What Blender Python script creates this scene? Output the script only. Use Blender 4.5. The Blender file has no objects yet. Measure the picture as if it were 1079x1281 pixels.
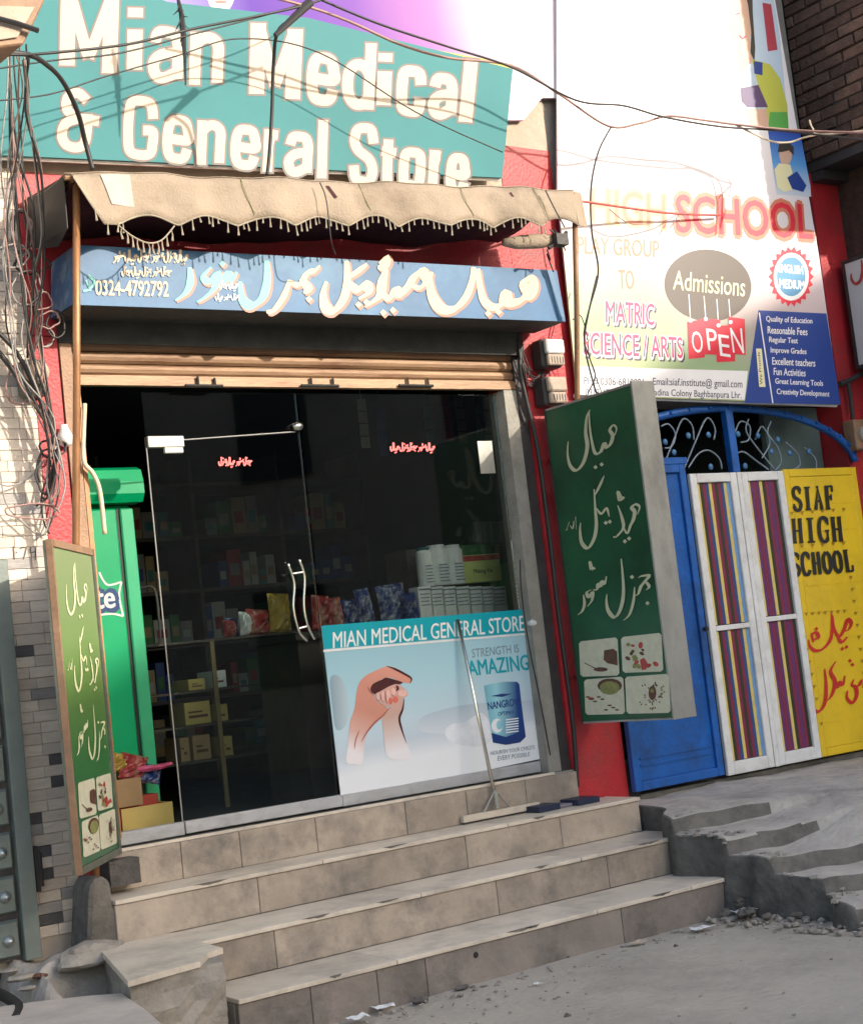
import bpy, bmesh, math, random
from mathutils import Vector, Matrix
random.seed(7)
scene = bpy.context.scene
col = scene.collection
# ------------------------------------------------------------------ camera
F_PX, CX, CY = 1920.5, 539.5, 640.5
ROT = ((0.81297839, -0.57127435, -0.11274642),
       (-0.03783001, 0.14139814, -0.98922973),
       (0.5810637, 0.80848759, 0.09334232))
CAM = Vector((0.0, -6.5, 1.4))
cd = bpy.data.cameras.new('camera'); cam = bpy.data.objects.new('camera', cd); col.objects.link(cam)
cd.sensor_fit = 'HORIZONTAL'; cd.sensor_width = 36; cd.lens = 36 * F_PX / 1079
cd.clip_start = 0.05; cd.clip_end = 400
r0, r1, r2 = (Vector(r) for r in ROT)
m = Matrix((r0, -r1, -r2)).transposed().to_4x4(); m.translation = CAM
cam.matrix_world = m
scene.camera = cam
# ------------------------------------------------------------------ light
SUN = Vector((-0.56, 1.0, -0.43)).normalized()
world = bpy.data.worlds.new('World'); scene.world = world; world.use_nodes = True
nt = world.node_tree; nt.nodes.clear()
sky = nt.nodes.new('ShaderNodeTexSky'); sky.sky_type = 'NISHITA'; sky.sun_disc = False
sky.sun_elevation = math.radians(20.6); sky.sun_rotation = math.atan2(-SUN.x, -SUN.y)
sky.air_density = 1.0; sky.dust_density = 3.0; sky.ozone_density = 0.75
bg = nt.nodes.new('ShaderNodeBackground'); bg.inputs[1].default_value = 0.15
wo = nt.nodes.new('ShaderNodeOutputWorld')
nt.links.new(sky.outputs[0], bg.inputs[0]); nt.links.new(bg.outputs[0], wo.inputs[0])
sd = bpy.data.lights.new('sun', 'SUN'); sd.energy = 2.1; sd.angle = math.radians(0.9); sd.color = (1.0, 0.92, 0.80)
sun = bpy.data.objects.new('sun', sd); col.objects.link(sun)
sun.rotation_euler = SUN.to_track_quat('-Z', 'Y').to_euler(); sun.location = (6, -12, 10)
scene.view_settings.view_transform = 'Standard'; scene.view_settings.look = 'None'
scene.view_settings.gamma = 1; scene.view_settings.use_curve_mapping = False
scene.view_settings.exposure = 1.25

# ------------------------------------------------------------------ helpers
def ray(px, py):
    a, b = px - CX, py - CY
    return Vector([r0[i] * a + r1[i] * b + r2[i] * F_PX for i in range(3)])
class Pl:                                   # a real plane in the street; P() gives the place on it
    def __init__(s, p, n):
        s.p = Vector(p); s.n = Vector(n).normalized()
        if s.n.dot(CAM - s.p) < 0: s.n = -s.n
    def P(s, px, py, off=0.0):
        d = ray(px, py); q = s.p
        t = (q - CAM).dot(s.n) / d.dot(s.n)
        return CAM + d * t + s.n * (off * .3)
def atY(px, py, y): return Pl((0, y, 0), (0, 1, 0)).P(px, py)
def atX(px, py, x): return Pl((x, 0, 0), (1, 0, 0)).P(px, py)
def atZ(px, py, z): return Pl((0, 0, z), (0, 0, 1)).P(px, py)

def node_mat(name):
    mt = bpy.data.materials.new(name); mt.use_nodes = True
    n = mt.node_tree; n.nodes.clear()
    o = n.nodes.new('ShaderNodeOutputMaterial'); b = n.nodes.new('ShaderNodeBsdfPrincipled')
    n.links.new(b.outputs[0], o.inputs[0])
    return mt, n, b
def mat(name, c, rough=.6, var=.15, scale=6, bump=.0, bscale=40, metal=0, dirt=None, dscale=2.2, damt=.5, spec=.5, stretch=(1, 1, 1), objvar=0.0, emit=None):
    mt, n, b = node_mat(name)
    N, L = n.nodes.new, n.links.new
    g = N('ShaderNodeNewGeometry'); mp = N('ShaderNodeMapping'); mp.inputs['Scale'].default_value = stretch
    L(g.outputs['Position'], mp.inputs[0])
    no = N('ShaderNodeTexNoise'); no.inputs['Scale'].default_value = scale; no.inputs['Detail'].default_value = 6
    no.inputs['Roughness'].default_value = .65
    L(mp.outputs[0], no.inputs['Vector'])
    rp = N('ShaderNodeValToRGB')
    rp.color_ramp.elements[0].position = .3; rp.color_ramp.elements[1].position = .72
    rp.color_ramp.elements[0].color = (*[x * (1 - var) for x in c], 1)
    rp.color_ramp.elements[1].color = (*[min(1, x * (1 + var)) for x in c], 1)
    L(no.outputs[0], rp.inputs[0]); out = rp.outputs[0]
    if dirt:
        n2 = N('ShaderNodeTexNoise'); n2.inputs['Scale'].default_value = dscale; n2.inputs['Detail'].default_value = 9
        n2.inputs['Roughness'].default_value = .72; L(mp.outputs[0], n2.inputs['Vector'])
        r2_ = N('ShaderNodeValToRGB'); r2_.color_ramp.elements[0].position = .48; r2_.color_ramp.elements[1].position = .68
        r2_.color_ramp.elements[0].color = (0, 0, 0, 1); r2_.color_ramp.elements[1].color = (damt, damt, damt, 1)
        L(n2.outputs[0], r2_.inputs[0])
        mx = N('ShaderNodeMix'); mx.data_type = 'RGBA'; L(r2_.outputs[0], mx.inputs[0]); L(out, mx.inputs[6])
        mx.inputs[7].default_value = (*dirt, 1); out = mx.outputs[2]
    if objvar:
        oi = N('ShaderNodeObjectInfo'); hs = N('ShaderNodeHueSaturation')
        mr = N('ShaderNodeMapRange'); mr.inputs[3].default_value = 1 - objvar; mr.inputs[4].default_value = 1 + objvar
        L(oi.outputs['Random'], mr.inputs[0]); L(mr.outputs[0], hs.inputs['Value']); L(out, hs.inputs['Color']); out = hs.outputs[0]
    L(out, b.inputs['Base Color'])
    b.inputs['Roughness'].default_value = rough; b.inputs['Metallic'].default_value = metal
    b.inputs['Specular IOR Level'].default_value = spec
    if bump:
        n3 = N('ShaderNodeTexNoise'); n3.inputs['Scale'].default_value = bscale; n3.inputs['Detail'].default_value = 5
        L(mp.outputs[0], n3.inputs['Vector'])
        bp = N('ShaderNodeBump'); bp.inputs['Strength'].default_value = bump; bp.inputs['Distance'].default_value = .02
        L(n3.outputs[0], bp.inputs['Height']); L(bp.outputs[0], b.inputs['Normal'])
    if emit:
        b.inputs['Emission Color'].default_value = (*emit[0], 1); b.inputs['Emission Strength'].default_value = emit[1]
    return mt
def glass_mat(name, tint=(.9, .95, .93)):
    mt = bpy.data.materials.new(name); mt.use_nodes = True; n = mt.node_tree; n.nodes.clear()
    N, L = n.nodes.new, n.links.new
    o = N('ShaderNodeOutputMaterial'); mx = N('ShaderNodeMixShader'); t = N('ShaderNodeBsdfTransparent'); gl = N('ShaderNodeBsdfGlossy')
    t.inputs[0].default_value = (*tint, 1); gl.inputs['Roughness'].default_value = .02
    fr = N('ShaderNodeFresnel'); fr.inputs[0].default_value = 1.45
    L(fr.outputs[0], mx.inputs[0]); L(t.outputs[0], mx.inputs[1]); L(gl.outputs[0], mx.inputs[2]); L(mx.outputs[0], o.inputs[0])
    return mt

LOC = {}
def lnk(o, parent, loc):
    col.objects.link(o)
    if parent is not None:
        o.parent = parent; o.location = Vector(loc) - LOC[parent.name]
    else: o.location = loc
    LOC[o.name] = Vector(loc); return o
def thing(name, label, cat, loc, group=None):
    o = bpy.data.objects.new(name, None); o.empty_display_size = .2
    lnk(o, None, Vector(loc)); o['label'] = label; o['category'] = cat
    if group: o['group'] = group
    return o
def tag(o, label, cat, group=None):
    o['label'] = label; o['category'] = cat
    if group: o['group'] = group
    return o
class MB:
    def __init__(s): s.v = []; s.f = []; s.k = 0
    def add(s, vs, fs):
        n = len(s.v); s.v += [Vector(v) for v in vs]; s.f += [tuple(i + n for i in f) for f in fs]
        return s
    def box(s, a, b):
        x0, x1 = sorted((a[0], b[0])); y0, y1 = sorted((a[1], b[1])); z0, z1 = sorted((a[2], b[2]))
        return s.hexa([(x0, y0, z0), (x1, y0, z0), (x1, y1, z0), (x0, y1, z0)], [(x0, y0, z1), (x1, y0, z1), (x1, y1, z1), (x0, y1, z1)])
    def hexa(s, lo, hi):
        n = len(lo)
        return s.add(list(lo) + list(hi), [tuple(range(n))[::-1], tuple(range(n, 2 * n))] + [(i, (i + 1) % n, n + (i + 1) % n, n + i) for i in range(n)])
    def slab(s, pts, vec):                   # a polygon given its thickness
        vec = Vector(vec); pts = [Vector(p) for p in pts]
        return s.hexa(pts, [p + vec for p in pts])
    def tube(s, pts, r, seg=8, caps=True):
        pts = [Vector(p) for p in pts]; n = len(pts); rs = r if isinstance(r, (list, tuple)) else [r] * n
        vs = []; up = None
        for i, p in enumerate(pts):
            d = (pts[min(i + 1, n - 1)] - pts[max(i - 1, 0)]).normalized()
            if up is None: up = Vector((0, 0, 1)) if abs(d.z) < .9 else Vector((1, 0, 0))
            a = d.cross(up).normalized(); up = a.cross(d).normalized()
            for k in range(seg):
                t = 2 * math.pi * k / seg; vs.append(p + (a * math.cos(t) + up * math.sin(t)) * rs[i])
        fs = [(i * seg + k, i * seg + (k + 1) % seg, (i + 1) * seg + (k + 1) % seg, (i + 1) * seg + k) for i in range(n - 1) for k in range(seg)]
        if caps: fs += [tuple(range(seg))[::-1], tuple(range((n - 1) * seg, n * seg))]
        return s.add(vs, fs)
    def lathe(s, c, prof, seg=12, axis=(0, 0, 1)):
        ax = Vector(axis).normalized(); c = Vector(c)
        return s.tube([c + ax * h for h, r in prof], [max(r, 1e-4) for h, r in prof], seg) if False else s._lathe(c, ax, prof, seg)
    def _lathe(s, c, ax, prof, seg):
        up = Vector((0, 0, 1)) if abs(ax.z) < .9 else Vector((1, 0, 0)); a = ax.cross(up).normalized(); b = a.cross(ax)
        vs = []; n = len(prof)
        for h, r in prof:
            for k in range(seg):
                t = 2 * math.pi * k / seg; vs.append(c + ax * h + (a * math.cos(t) + b * math.sin(t)) * max(r, 1e-4))
        fs = [(i * seg + k, i * seg + (k + 1) % seg, (i + 1) * seg + (k + 1) % seg, (i + 1) * seg + k) for i in range(n - 1) for k in range(seg)]
        fs += [tuple(range(seg))[::-1], tuple(range((n - 1) * seg, n * seg))]
        return s.add(vs, fs)
    def blob(s, c, r, sx=1, sy=1, sz=1, rough=.15, sub=2):
        bm = bmesh.new(); bmesh.ops.create_icosphere(bm, subdivisions=sub, radius=r)
        ph = random.random() * 9
        vs = []
        for v in bm.verts:
            k = 1 + rough * (math.sin(v.co.x / r * 3 + ph) * math.cos(v.co.y / r * 2.3 + ph * 2) + .6 * math.sin(v.co.z / r * 4 + ph)) + random.uniform(-rough, rough) * .4
            vs.append(Vector(c) + Vector((v.co.x * sx, v.co.y * sy, v.co.z * sz)) * k)
        fs = [tuple(v.index for v in f.verts) for f in bm.faces]; bm.free()
        return s.add(vs, fs)
    def build(s, name, m, parent=None, at=None, bevel=0, smooth=False, kind=None):
        if at is None:
            at = LOC[parent.name] if parent is not None and LOC.get(parent.name) is not None else sum(s.v, Vector()) / len(s.v)
        at = Vector(at); me = bpy.data.meshes.new(name)
        me.from_pydata([v - at for v in s.v], [], s.f); me.update()
        if isinstance(m, (list, tuple)): [me.materials.append(q) for q in m]
        else: me.materials.append(m)
        if bevel:
            bm = bmesh.new(); bm.from_mesh(me)
            bmesh.ops.bevel(bm, geom=bm.edges[:], offset=bevel, segments=1, affect='EDGES', profile=.5)
            bmesh.ops.recalc_face_normals(bm, faces=bm.faces); bm.to_mesh(me); bm.free()
        if smooth:
            for p in me.polygons: p.use_smooth = True
        o = bpy.data.objects.new(name, me); lnk(o, parent, at)
        if kind: o['kind'] = kind
        return o
def smoothpts(pts, n=6):
    if len(pts) < 3: return [Vector(p) for p in pts]
    P = [Vector(p) for p in pts]; out = []
    for i in range(len(P) - 1):
        a, b, c, d = P[max(i - 1, 0)], P[i], P[i + 1], P[min(i + 2, len(P) - 1)]
        for k in range(n):
            t = k / n
            out.append(.5 * ((2 * b) + (c - a) * t + (2 * a - 5 * b + 4 * c - d) * t * t + (-a + 3 * b - 3 * c + d) * t ** 3))
    out.append(P[-1]); return out
# ---- flat print: px-space drawing laid on a real plane (layers 2-3 mm apart)
_tc = {}
def text_geo(s, off=0.0, res=3):
    k = (s, off)
    if k in _tc: return _tc[k]
    cu = bpy.data.curves.new('t', 'FONT'); cu.body = s; cu.offset = off; cu.resolution_u = res
    o = bpy.data.objects.new('t', cu); col.objects.link(o)
    me = bpy.data.meshes.new_from_object(o.evaluated_get(bpy.context.evaluated_depsgraph_get()))
    vs = [v.co.copy() for v in me.vertices]; fs = [tuple(p.vertices) for p in me.polygons]
    bpy.data.objects.remove(o); bpy.data.curves.remove(cu); bpy.data.meshes.remove(me)
    _tc[k] = (vs, fs); return vs, fs
def text_q(mb, s, fn, quad, off=0.0, layer=.003, base=None):
    """quad = BL, BR, TR, TL of the lettering's bounding box; fn maps those to world"""
    vs, fs = text_geo(s, 0.0); b0 = vs; off = max(0, off - (base or 0) * 0)
    x0 = min(v.x for v in b0); x1 = max(v.x for v in b0); y0 = min(v.y for v in b0); y1 = max(v.y for v in b0)
    ix = min(off, .03) if base is None else min(base, .03); x0 -= ix; x1 += ix
    BL, BR, TR, TL = (fn(*q, layer) for q in quad)
    nn = (fn(*quad[0], layer + 1) - BL)
    if off <= .002: dirs = [(0, 0)]
    elif off < .035: dirs = [(-off, 0), (off, 0), (0, off * .5), (0, -off * .5)]
    else: dirs = [(off * math.cos(a), off * math.sin(a)) for a in [k * math.pi / 4 + .2 for k in range(8)]] + [(0, 0)]
    for k, (ax, ay) in enumerate(dirs):
        out = []
        for v in vs:
            u = (v.x + ax - x0) / (x1 - x0); w = (v.y + ay - y0) / (y1 - y0)
            out.append(BL * (1 - u) * (1 - w) + BR * u * (1 - w) + TR * u * w + TL * (1 - u) * w + nn * (k * 2e-5))
        mb.add(out, fs)
    return mb
def spoly(mb, fn, pts, layer=.003, n=4):
    P = [(p[0], p[1], 0) for p in pts]; P = P + P[:3]
    S = smoothpts(P, n)[n:-2 * n] if False else smoothpts(P, n)[n:len(pts) * n + n]
    return mb.add([fn(p.x, p.y, layer) for p in S], [tuple(range(len(S)))])
def poly_q(mb, fn, pts, layer=.003): 
    return mb.add([fn(x, y, layer) for x, y in pts], [tuple(range(len(pts)))])
def ell(cx, cy, rx, ry, n=28, rot=0):
    return [(cx + rx * math.cos(t) * math.cos(rot) - ry * math.sin(t) * math.sin(rot), cy + rx * math.cos(t) * math.sin(rot) + ry * math.sin(t) * math.cos(rot)) for t in [2 * math.pi * k / n for k in range(n)]]
def stroke(mb, fn, pts, w, layer=.003, pen=None, taper=(1, 1), n=5):
    """reed-pen ribbon; pen = nib angle in degrees (None: even width)"""
    P = smoothpts([(p[0], p[1], 0) for p in pts], n); N = len(P); vs = []
    for i, p in enumerate(P):
        d = P[min(i + 1, N - 1)] - P[max(i - 1, 0)]; d.normalize()
        t = i / (N - 1); k = min(1, (taper[0] + (1 - taper[0]) * min(1, t * 3)), (taper[1] + (1 - taper[1]) * min(1, (1 - t) * 3)))
        ww = w
        if pen is not None:
            a = math.atan2(d.y, d.x) - math.radians(pen); ww = w * (.42 + .58 * abs(math.sin(a)))
        nx, ny = -d.y, d.x; h = ww * k / 2; mb.k += 1
        l = layer + mb.k * 8e-6
        vs += [fn(p.x + nx * h, p.y + ny * h, l), fn(p.x - nx * h, p.y - ny * h, l)]
    return mb.add(vs, [(2 * i, 2 * i + 1, 2 * i + 3, 2 * i + 2) for i in range(N - 1)])
def dot(mb, fn, x, y, r, layer=.003):
    mb.k += 40
    return poly_q(mb, fn, [(x - r, y), (x, y + r), (x + r, y), (x, y - r)], layer + mb.k * 8e-6)

UW = [
 ([[(30, 0), (28, 60), (14, 84), (2, 60), (3, 36)], [(38, 2), (40, 60), (50, 78), (62, 58), (70, 76), (82, 58), (76, 42), (88, 36), (92, 54)]], [(52, 98), (64, 94)]),
 ([[(26, 0), (28, 56), (16, 84), (4, 70), (3, 44)], [(46, 4), (28, 26)], [(32, 40), (42, 50), (52, 38), (54, 54)], [(64, 30), (70, 62), (56, 76)], [(70, 62), (80, 56), (90, 34), (98, 46)]], [(46, 66), (76, 80)]),
 ([[(34, 0), (36, 60), (22, 86), (6, 66), (6, 44)], [(60, 40), (58, 66), (42, 86)], [(60, 60), (74, 50), (96, 26), (78, 26), (70, 34)], [(88, 44), (92, 62)]], [(56, 14), (90, 84)]),
 ([[(96, 20), (90, 48), (80, 36), (74, 50), (64, 40), (58, 56)], [(52, 40), (38, 50), (46, 64), (54, 48), (50, 72), (38, 84)], [(26, 44), (28, 70), (6, 90)], [(60, 8), (58, 26), (68, 26)]], [])]
def small_urdu(mb, fn, x, y, w, h, order, wd, layer=.003):
    """a line of small script, right to left, px box x..x+w, y..y+h"""
    n = len(order); cw = w / n
    for i, k in enumerate(order):
        x0_ = x + w - (i + 1) * cw; ss, ds = UW[k]
        for s in ss: stroke(mb, fn, [(x0_ + px / 100 * cw, y + py / 100 * h) for px, py in s], wd, layer, pen=-30, n=3)
        for px, py in ds: dot(mb, fn, x0_ + px / 100 * cw, y + py / 100 * h, wd * .6, layer)
# ------------------------------------------------------------------ materials
M = {}
M['red'] = mat('red wall paint', (.46, .022, .03), .5, .16, 5, .25, 60, dirt=(.20, .05, .045), damt=.7)
M['beige_wall'] = mat('beige plaster', (.45, .36, .28), .8, .15, 5, .3, 40, dirt=(.3, .25, .2))
M['plaster'] = mat('grey plaster', (.3, .28, .25), .85, .2, 4, .4, 30, dirt=(.15, .13, .11))
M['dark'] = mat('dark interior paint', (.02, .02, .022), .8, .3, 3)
M['lintel'] = mat('dark grey lintel', (.045, .045, .04), .8, .3, 8, .3)
M['steel_brown'] = mat('brown painted steel', (.3, .16, .08), .5, .25, 8, .2, 80, dirt=(.12, .07, .05), dscale=6)
M['shutter'] = mat('tan rusty shutter steel', (.30, .18, .10), .5, .2, 9, .1, 60, metal=.2, dirt=(.14, .06, .03), dscale=5, damt=.8, stretch=(.35, 1, 3))
M['jamb'] = mat('grey weathered jamb', (.3, .28, .24), .7, .2, 6, .3, 50, dirt=(.12, .11, .09), dscale=5)
M['black'] = mat('black rubber', (.015, .015, .015), .5, .2)
M['blacksteel'] = mat('dark grimy steel', (.04, .035, .035), .6, .3, 9, .3)
M['alu'] = mat('aluminium sill', (.55, .56, .58), .4, .12, 5, .05, 60, metal=.45, dirt=(.22, .2, .18), dscale=4, stretch=(1, 1, 2))
M['chrome'] = mat('polished steel', (.7, .68, .62), .25, .05, metal=1)
M['glass'] = glass_mat('clear glass', (.80, .84, .83))
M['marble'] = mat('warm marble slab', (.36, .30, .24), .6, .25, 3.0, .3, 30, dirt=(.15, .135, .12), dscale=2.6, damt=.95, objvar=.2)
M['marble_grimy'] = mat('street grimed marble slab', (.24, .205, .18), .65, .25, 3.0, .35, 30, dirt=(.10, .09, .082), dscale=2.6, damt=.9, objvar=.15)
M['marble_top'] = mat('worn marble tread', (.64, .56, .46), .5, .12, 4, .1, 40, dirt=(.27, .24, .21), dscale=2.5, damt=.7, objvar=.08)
M['concrete'] = mat('rough concrete', (.31, .28, .24), .9, .25, 6, .7, 22, dirt=(.13, .12, .11), dscale=2.5, damt=.7)
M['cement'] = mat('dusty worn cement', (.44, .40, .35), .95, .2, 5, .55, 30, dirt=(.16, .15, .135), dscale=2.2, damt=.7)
M['grimeshade_cement'] = mat('grimy shaded cement', (.155, .14, .12), .95, .3, 9, .8, 25, dirt=(.06, .055, .05), dscale=4, damt=.8)
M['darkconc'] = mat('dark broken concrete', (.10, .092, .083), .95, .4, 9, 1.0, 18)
M['teal'] = mat('teal vinyl', (.035, .185, .195), .6, .08, 1.5, .03, 3, spec=.25)
M['cream'] = mat('cream letter vinyl', (.40, .325, .245), .5, .05, 3)
M['brownline'] = mat('brown outline ink', (.06, .035, .03), .5, .05)
M['canvas'] = mat('tan canvas', (.33, .26, .19), .85, .12, 4, .3, 90, dirt=(.19, .145, .10), dscale=2.6, damt=.8)
M['canvas_in'] = mat('maroon canvas lining', (.06, .012, .016), .85, .2, 5, .3, 60)
M['fringe'] = mat('grubby fringe thread', (.36, .31, .23), .8, .2, 30)
M['blueface'] = mat('blue sign face', (.02, .11, .24), .5, .22, 2.6, .05, 20, dirt=(.07, .22, .36), dscale=1.4, damt=.7)
M['blueside'] = mat('blue sign side', (.03, .13, .27), .4, .3, 5, dirt=(.4, .5, .5), dscale=12)
M['navy'] = mat('dark blue stripe', (.02, .12, .25), .4, .2)
M['peach'] = mat('peach shadow letters', (.42, .17, .12), .5, .08)
M['letter'] = mat('cream painted letters', (.56, .45, .31), .5, .08, 8)
M['cyanletter'] = mat('mint painted letters', (.15, .50, .42), .5, .08, 8)
M['pole'] = mat('rusty orange pole', (.36, .17, .07), .45, .3, 12, .1, 60, metal=.3, dirt=(.15, .07, .04), dscale=8, stretch=(1, 1, .3))
M['cable'] = mat('black cable sheath', (.025, .024, .024), .5, .2)
M['cable_grey'] = mat('grey cable sheath', (.3, .28, .26), .55, .2)
M['cable_pink'] = mat('dusty pinkish cable', (.34, .2, .17), .6, .25)
M['cable_cream'] = mat('cream hose', (.6, .52, .36), .5, .15)
M['tile_cream'] = mat('cream stone tile', (.70, .60, .49), .6, .12, 14, .25, 60, objvar=.12, stretch=(1, 1, 4))
M['tile_pink'] = mat('pinkish stone tile', (.62, .52, .43), .6, .12, 14, .25, 60, objvar=.12, stretch=(1, 1, 4))
M['tile_grey'] = mat('grey stone tile', (.36, .33, .31), .6, .2, 16, .25, 60, objvar=.15, stretch=(1, 1, 4))
M['tile_dark'] = mat('dark slate tile', (.10, .095, .095), .6, .2, 16, .3, 60, objvar=.15, stretch=(1, 1, 4))
M['grout'] = mat('pale grout', (.5, .42, .34), .9, .15, 10)
M['gategreen'] = mat('grey green gate paint', (.15, .18, .165), .45, .14, 8, .1, 70, dirt=(.22, .24, .19), dscale=5, damt=.5)
M['steel_knob'] = mat('dull steel knob', (.45, .47, .45), .35, .1, metal=.8)
M['signgreen'] = mat('green sign vinyl', (.012, .085, .035), .35, .5, 1.6, .04, 10)
M['signgreen_l'] = mat('sun bleached green vinyl', (.13, .27, .07), .35, .18, 1.6, .04, 10)
M['signtext'] = mat('pale cream sign text', (.56, .55, .36), .5, .1, 8)
M['galv'] = mat('galvanised sheet', (.36, .36, .33), .45, .18, 4, .05, 30, metal=.4, dirt=(.18, .18, .16), dscale=3, damt=.8, stretch=(1, 1, .5))
M['rustframe'] = mat('rusty sign frame', (.28, .16, .09), .6, .3, 9, .2, dirt=(.12, .12, .1), dscale=3)
M['greyframe'] = mat('olive grey sign frame', (.11, .12, .09), .6, .3, 9, .2)
M['tilepic'] = mat('cream picture', (.62, .60, .45), .5, .1, 20)
M['ink_brown'] = mat('brown print ink', (.12, .05, .03), .5, .3, 30)
M['ink_olive'] = mat('olive print ink', (.25, .25, .08), .5, .3, 30)
M['ink_red'] = mat('red print ink', (.45, .06, .05), .5, .3, 30)
M['ink_black'] = mat('black print ink', (.02, .02, .02), .45, .1)
M['white'] = mat('white paint', (.76, .76, .74), .45, .08, 6, .08, 50, dirt=(.48, .45, .41), dscale=7, damt=.5)
M['gateblue'] = mat('bright blue gate paint', (.01, .11, .42), .42, .18, 6, .2, 40, dirt=(.015, .05, .15), dscale=3.5, damt=.8)
M['yellow'] = mat('yellow gate paint', (.82, .55, .02), .4, .07, 5, .08, 50, dirt=(.62, .42, .03), dscale=3, damt=.6)
M['gy'] = mat('stripe yellow', (.70, .55, .16), .5, .1, 20)
M['gm'] = mat('stripe maroon', (.22, .02, .06), .5, .1, 20)
M['gn'] = mat('stripe navy', (.02, .07, .22), .5, .1, 20)
M['gp'] = mat('stripe purple', (.12, .03, .14), .5, .1, 20)
M['gd'] = mat('stripe olive black', (.03, .035, .02), .5, .1, 20)
M['gb'] = mat('stripe pale blue', (.15, .33, .62), .5, .1, 20)
M['brick'] = mat('dark old brick', (.13, .075, .055), .9, .3, 14, .7, 50, objvar=.4, dirt=(.06, .045, .04), dscale=6)
M['mortar'] = mat('dark mortar', (.05, .04, .035), .95, .3, 14, .6, 40)
M['fridge'] = mat('green fridge plastic', (.0, .42, .16), .3, .07, 3, .02, 10)
M['poster_teal'] = mat('poster teal band', (.0, .33, .40), .35, .04)
M['skin'] = mat('printed skin', (.62, .28, .19), .4, .18, 9)
M['skin2'] = mat('printed pale skin', (.72, .38, .28), .4, .15, 12)
M['skin_d'] = mat('printed skin fold', (.26, .08, .06), .4, .2, 9)
M['paper_white'] = mat('white card', (.74, .75, .74), .6, .06, 20)
M['carton'] = mat('brown carton', (.36, .24, .12), .85, .12, 8, .1)
M['cardyellow'] = mat('yellowed carton', (.50, .38, .12), .8, .1, 8)
M['hair'] = mat('printed dark hair', (.03, .02, .018), .5, .2)
M['ground'] = mat('dusty street', (.40, .36, .30), .95, .14, 1.2, .5, 26, dirt=(.27, .24, .205), dscale=.9, damt=.9)

def grad_mat(name, stops, p0, p1, rough=.35, noise=.05, spec=.5, bump=.0):
    """a printed picture's own colour run, from p0 to p1 in the place"""
    mt, n, b = node_mat(name); N, L = n.nodes.new, n.links.new
    p0, p1 = Vector(p0), Vector(p1); d = p1 - p0; L2 = d.length_squared
    g = N('ShaderNodeNewGeometry'); s = N('ShaderNodeVectorMath'); s.operation = 'SUBTRACT'; s.inputs[1].default_value = p0
    L(g.outputs['Position'], s.inputs[0]); dt = N('ShaderNodeVectorMath'); dt.operation = 'DOT_PRODUCT'; dt.inputs[1].default_value = d / L2
    L(s.outputs[0], dt.inputs[0]); no = N('ShaderNodeTexNoise'); no.inputs['Scale'].default_value = 2; L(g.outputs['Position'], no.inputs['Vector'])
    ma = N('ShaderNodeMath'); ma.operation = 'MULTIPLY_ADD'; L(no.outputs[0], ma.inputs[0]); ma.inputs[1].default_value = noise * 2; L(dt.outputs['Value'], ma.inputs[2])
    rp = N('ShaderNodeValToRGB'); el = rp.color_ramp.elements
    el[0].position, el[0].color = stops[0][0], (*stops[0][1], 1); el[1].position, el[1].color = stops[-1][0], (*stops[-1][1], 1)
    for q, c in stops[1:-1]: e = el.new(q); e.color = (*c, 1)
    L(ma.outputs[0], rp.inputs[0]); L(rp.outputs[0], b.inputs['Base Color']); b.inputs['Roughness'].default_value = rough
    b.inputs['Specular IOR Level'].default_value = spec
    if bump:
        n3 = N('ShaderNodeTexNoise'); n3.inputs['Scale'].default_value = 1.6; L(g.outputs['Position'], n3.inputs['Vector'])
        bp = N('ShaderNodeBump'); bp.inputs['Strength'].default_value = bump; bp.inputs['Distance'].default_value = .1
        L(n3.outputs[0], bp.inputs['Height']); L(bp.outputs[0], b.inputs['Normal'])
    return mt
# ================================================================== GROUND
def sst(t): t = max(0, min(1, t)); return t * t * (3 - 2 * t)
def wobx(x): return .03 * math.sin(x * 5 + 1) + .008 * math.sin(x * 13)
def t_edge(v):                               # where the terrace breaks off on its left side
    return 5.62 - .20 * sst((-.28 - v) / .45) + .05 * sst((-v - 1.0) / .3) - .10 * sst((-v - 1.5) / .4) + .02 * math.sin(v * 11) + .010 * math.sin(v * 27 + 1)
def t_height(x, v, y):                       # worn cement steps on the street side, running into a slope on the right
    st = .0
    for yf, z in ((-.74, .47), (-1.06, .375), (-1.32, .28), (-1.58, .19), (-1.88, .10)):
        st = max(st, (z - .012 * sst((yf + .10 - v) / .10)) * sst((v - yf) / .05 + .5) + .010 * min(1, max(0, v - yf) * 3))
    rp = max(.0, min(.485, .485 - .10 * max(0, -v - .55) - .01 * (x - 6.4))) if v > -3.2 else max(0, .22 - (-3.2 - v) * .4)
    if v < -1.9: rp *= sst((x - 5.3 + .25 * (v + 1.9)) / .5)
    k = sst((x - (5.72 + .22 * sst((-v - 1.05) / .3)) - .05 * math.sin(v * 6)) / .55)
    h = st * (1 - k) + rp * k
    return h + (.005 * math.sin(x * 7 + y * 3) + .0035 * math.sin(x * 19.7 - y * 15.1) if h > .03 else 0)
def ht(x, y):
    v = y + .40 * (min(x, 6.4) - 5.45) + wobx(x); return t_height(x, v, y) if x > t_edge(v) else -.1
g = MB().box((-60, -60, -.4), (60, -.0, -.0)); 
gr = MB()
NX, NY = 90, 60
def gh(x, y): return .006 * math.sin(x * 2.1 + y) + .005 * math.sin(y * 3.3 - x * 1.2) + .003 * math.sin(x * 9 + y * 7)
xs = [-60, -20, -6] + [-2 + 12 * i / NX for i in range(NX + 1)] + [14, 25, 60]
ys = [-60, -25, -12] + [-8 + 8.0 * i / NY for i in range(NY + 1)]
for y in ys:
    for x in xs: gr.v.append(Vector((x, y, gh(x, y) - .004)))
W_ = len(xs)
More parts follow.
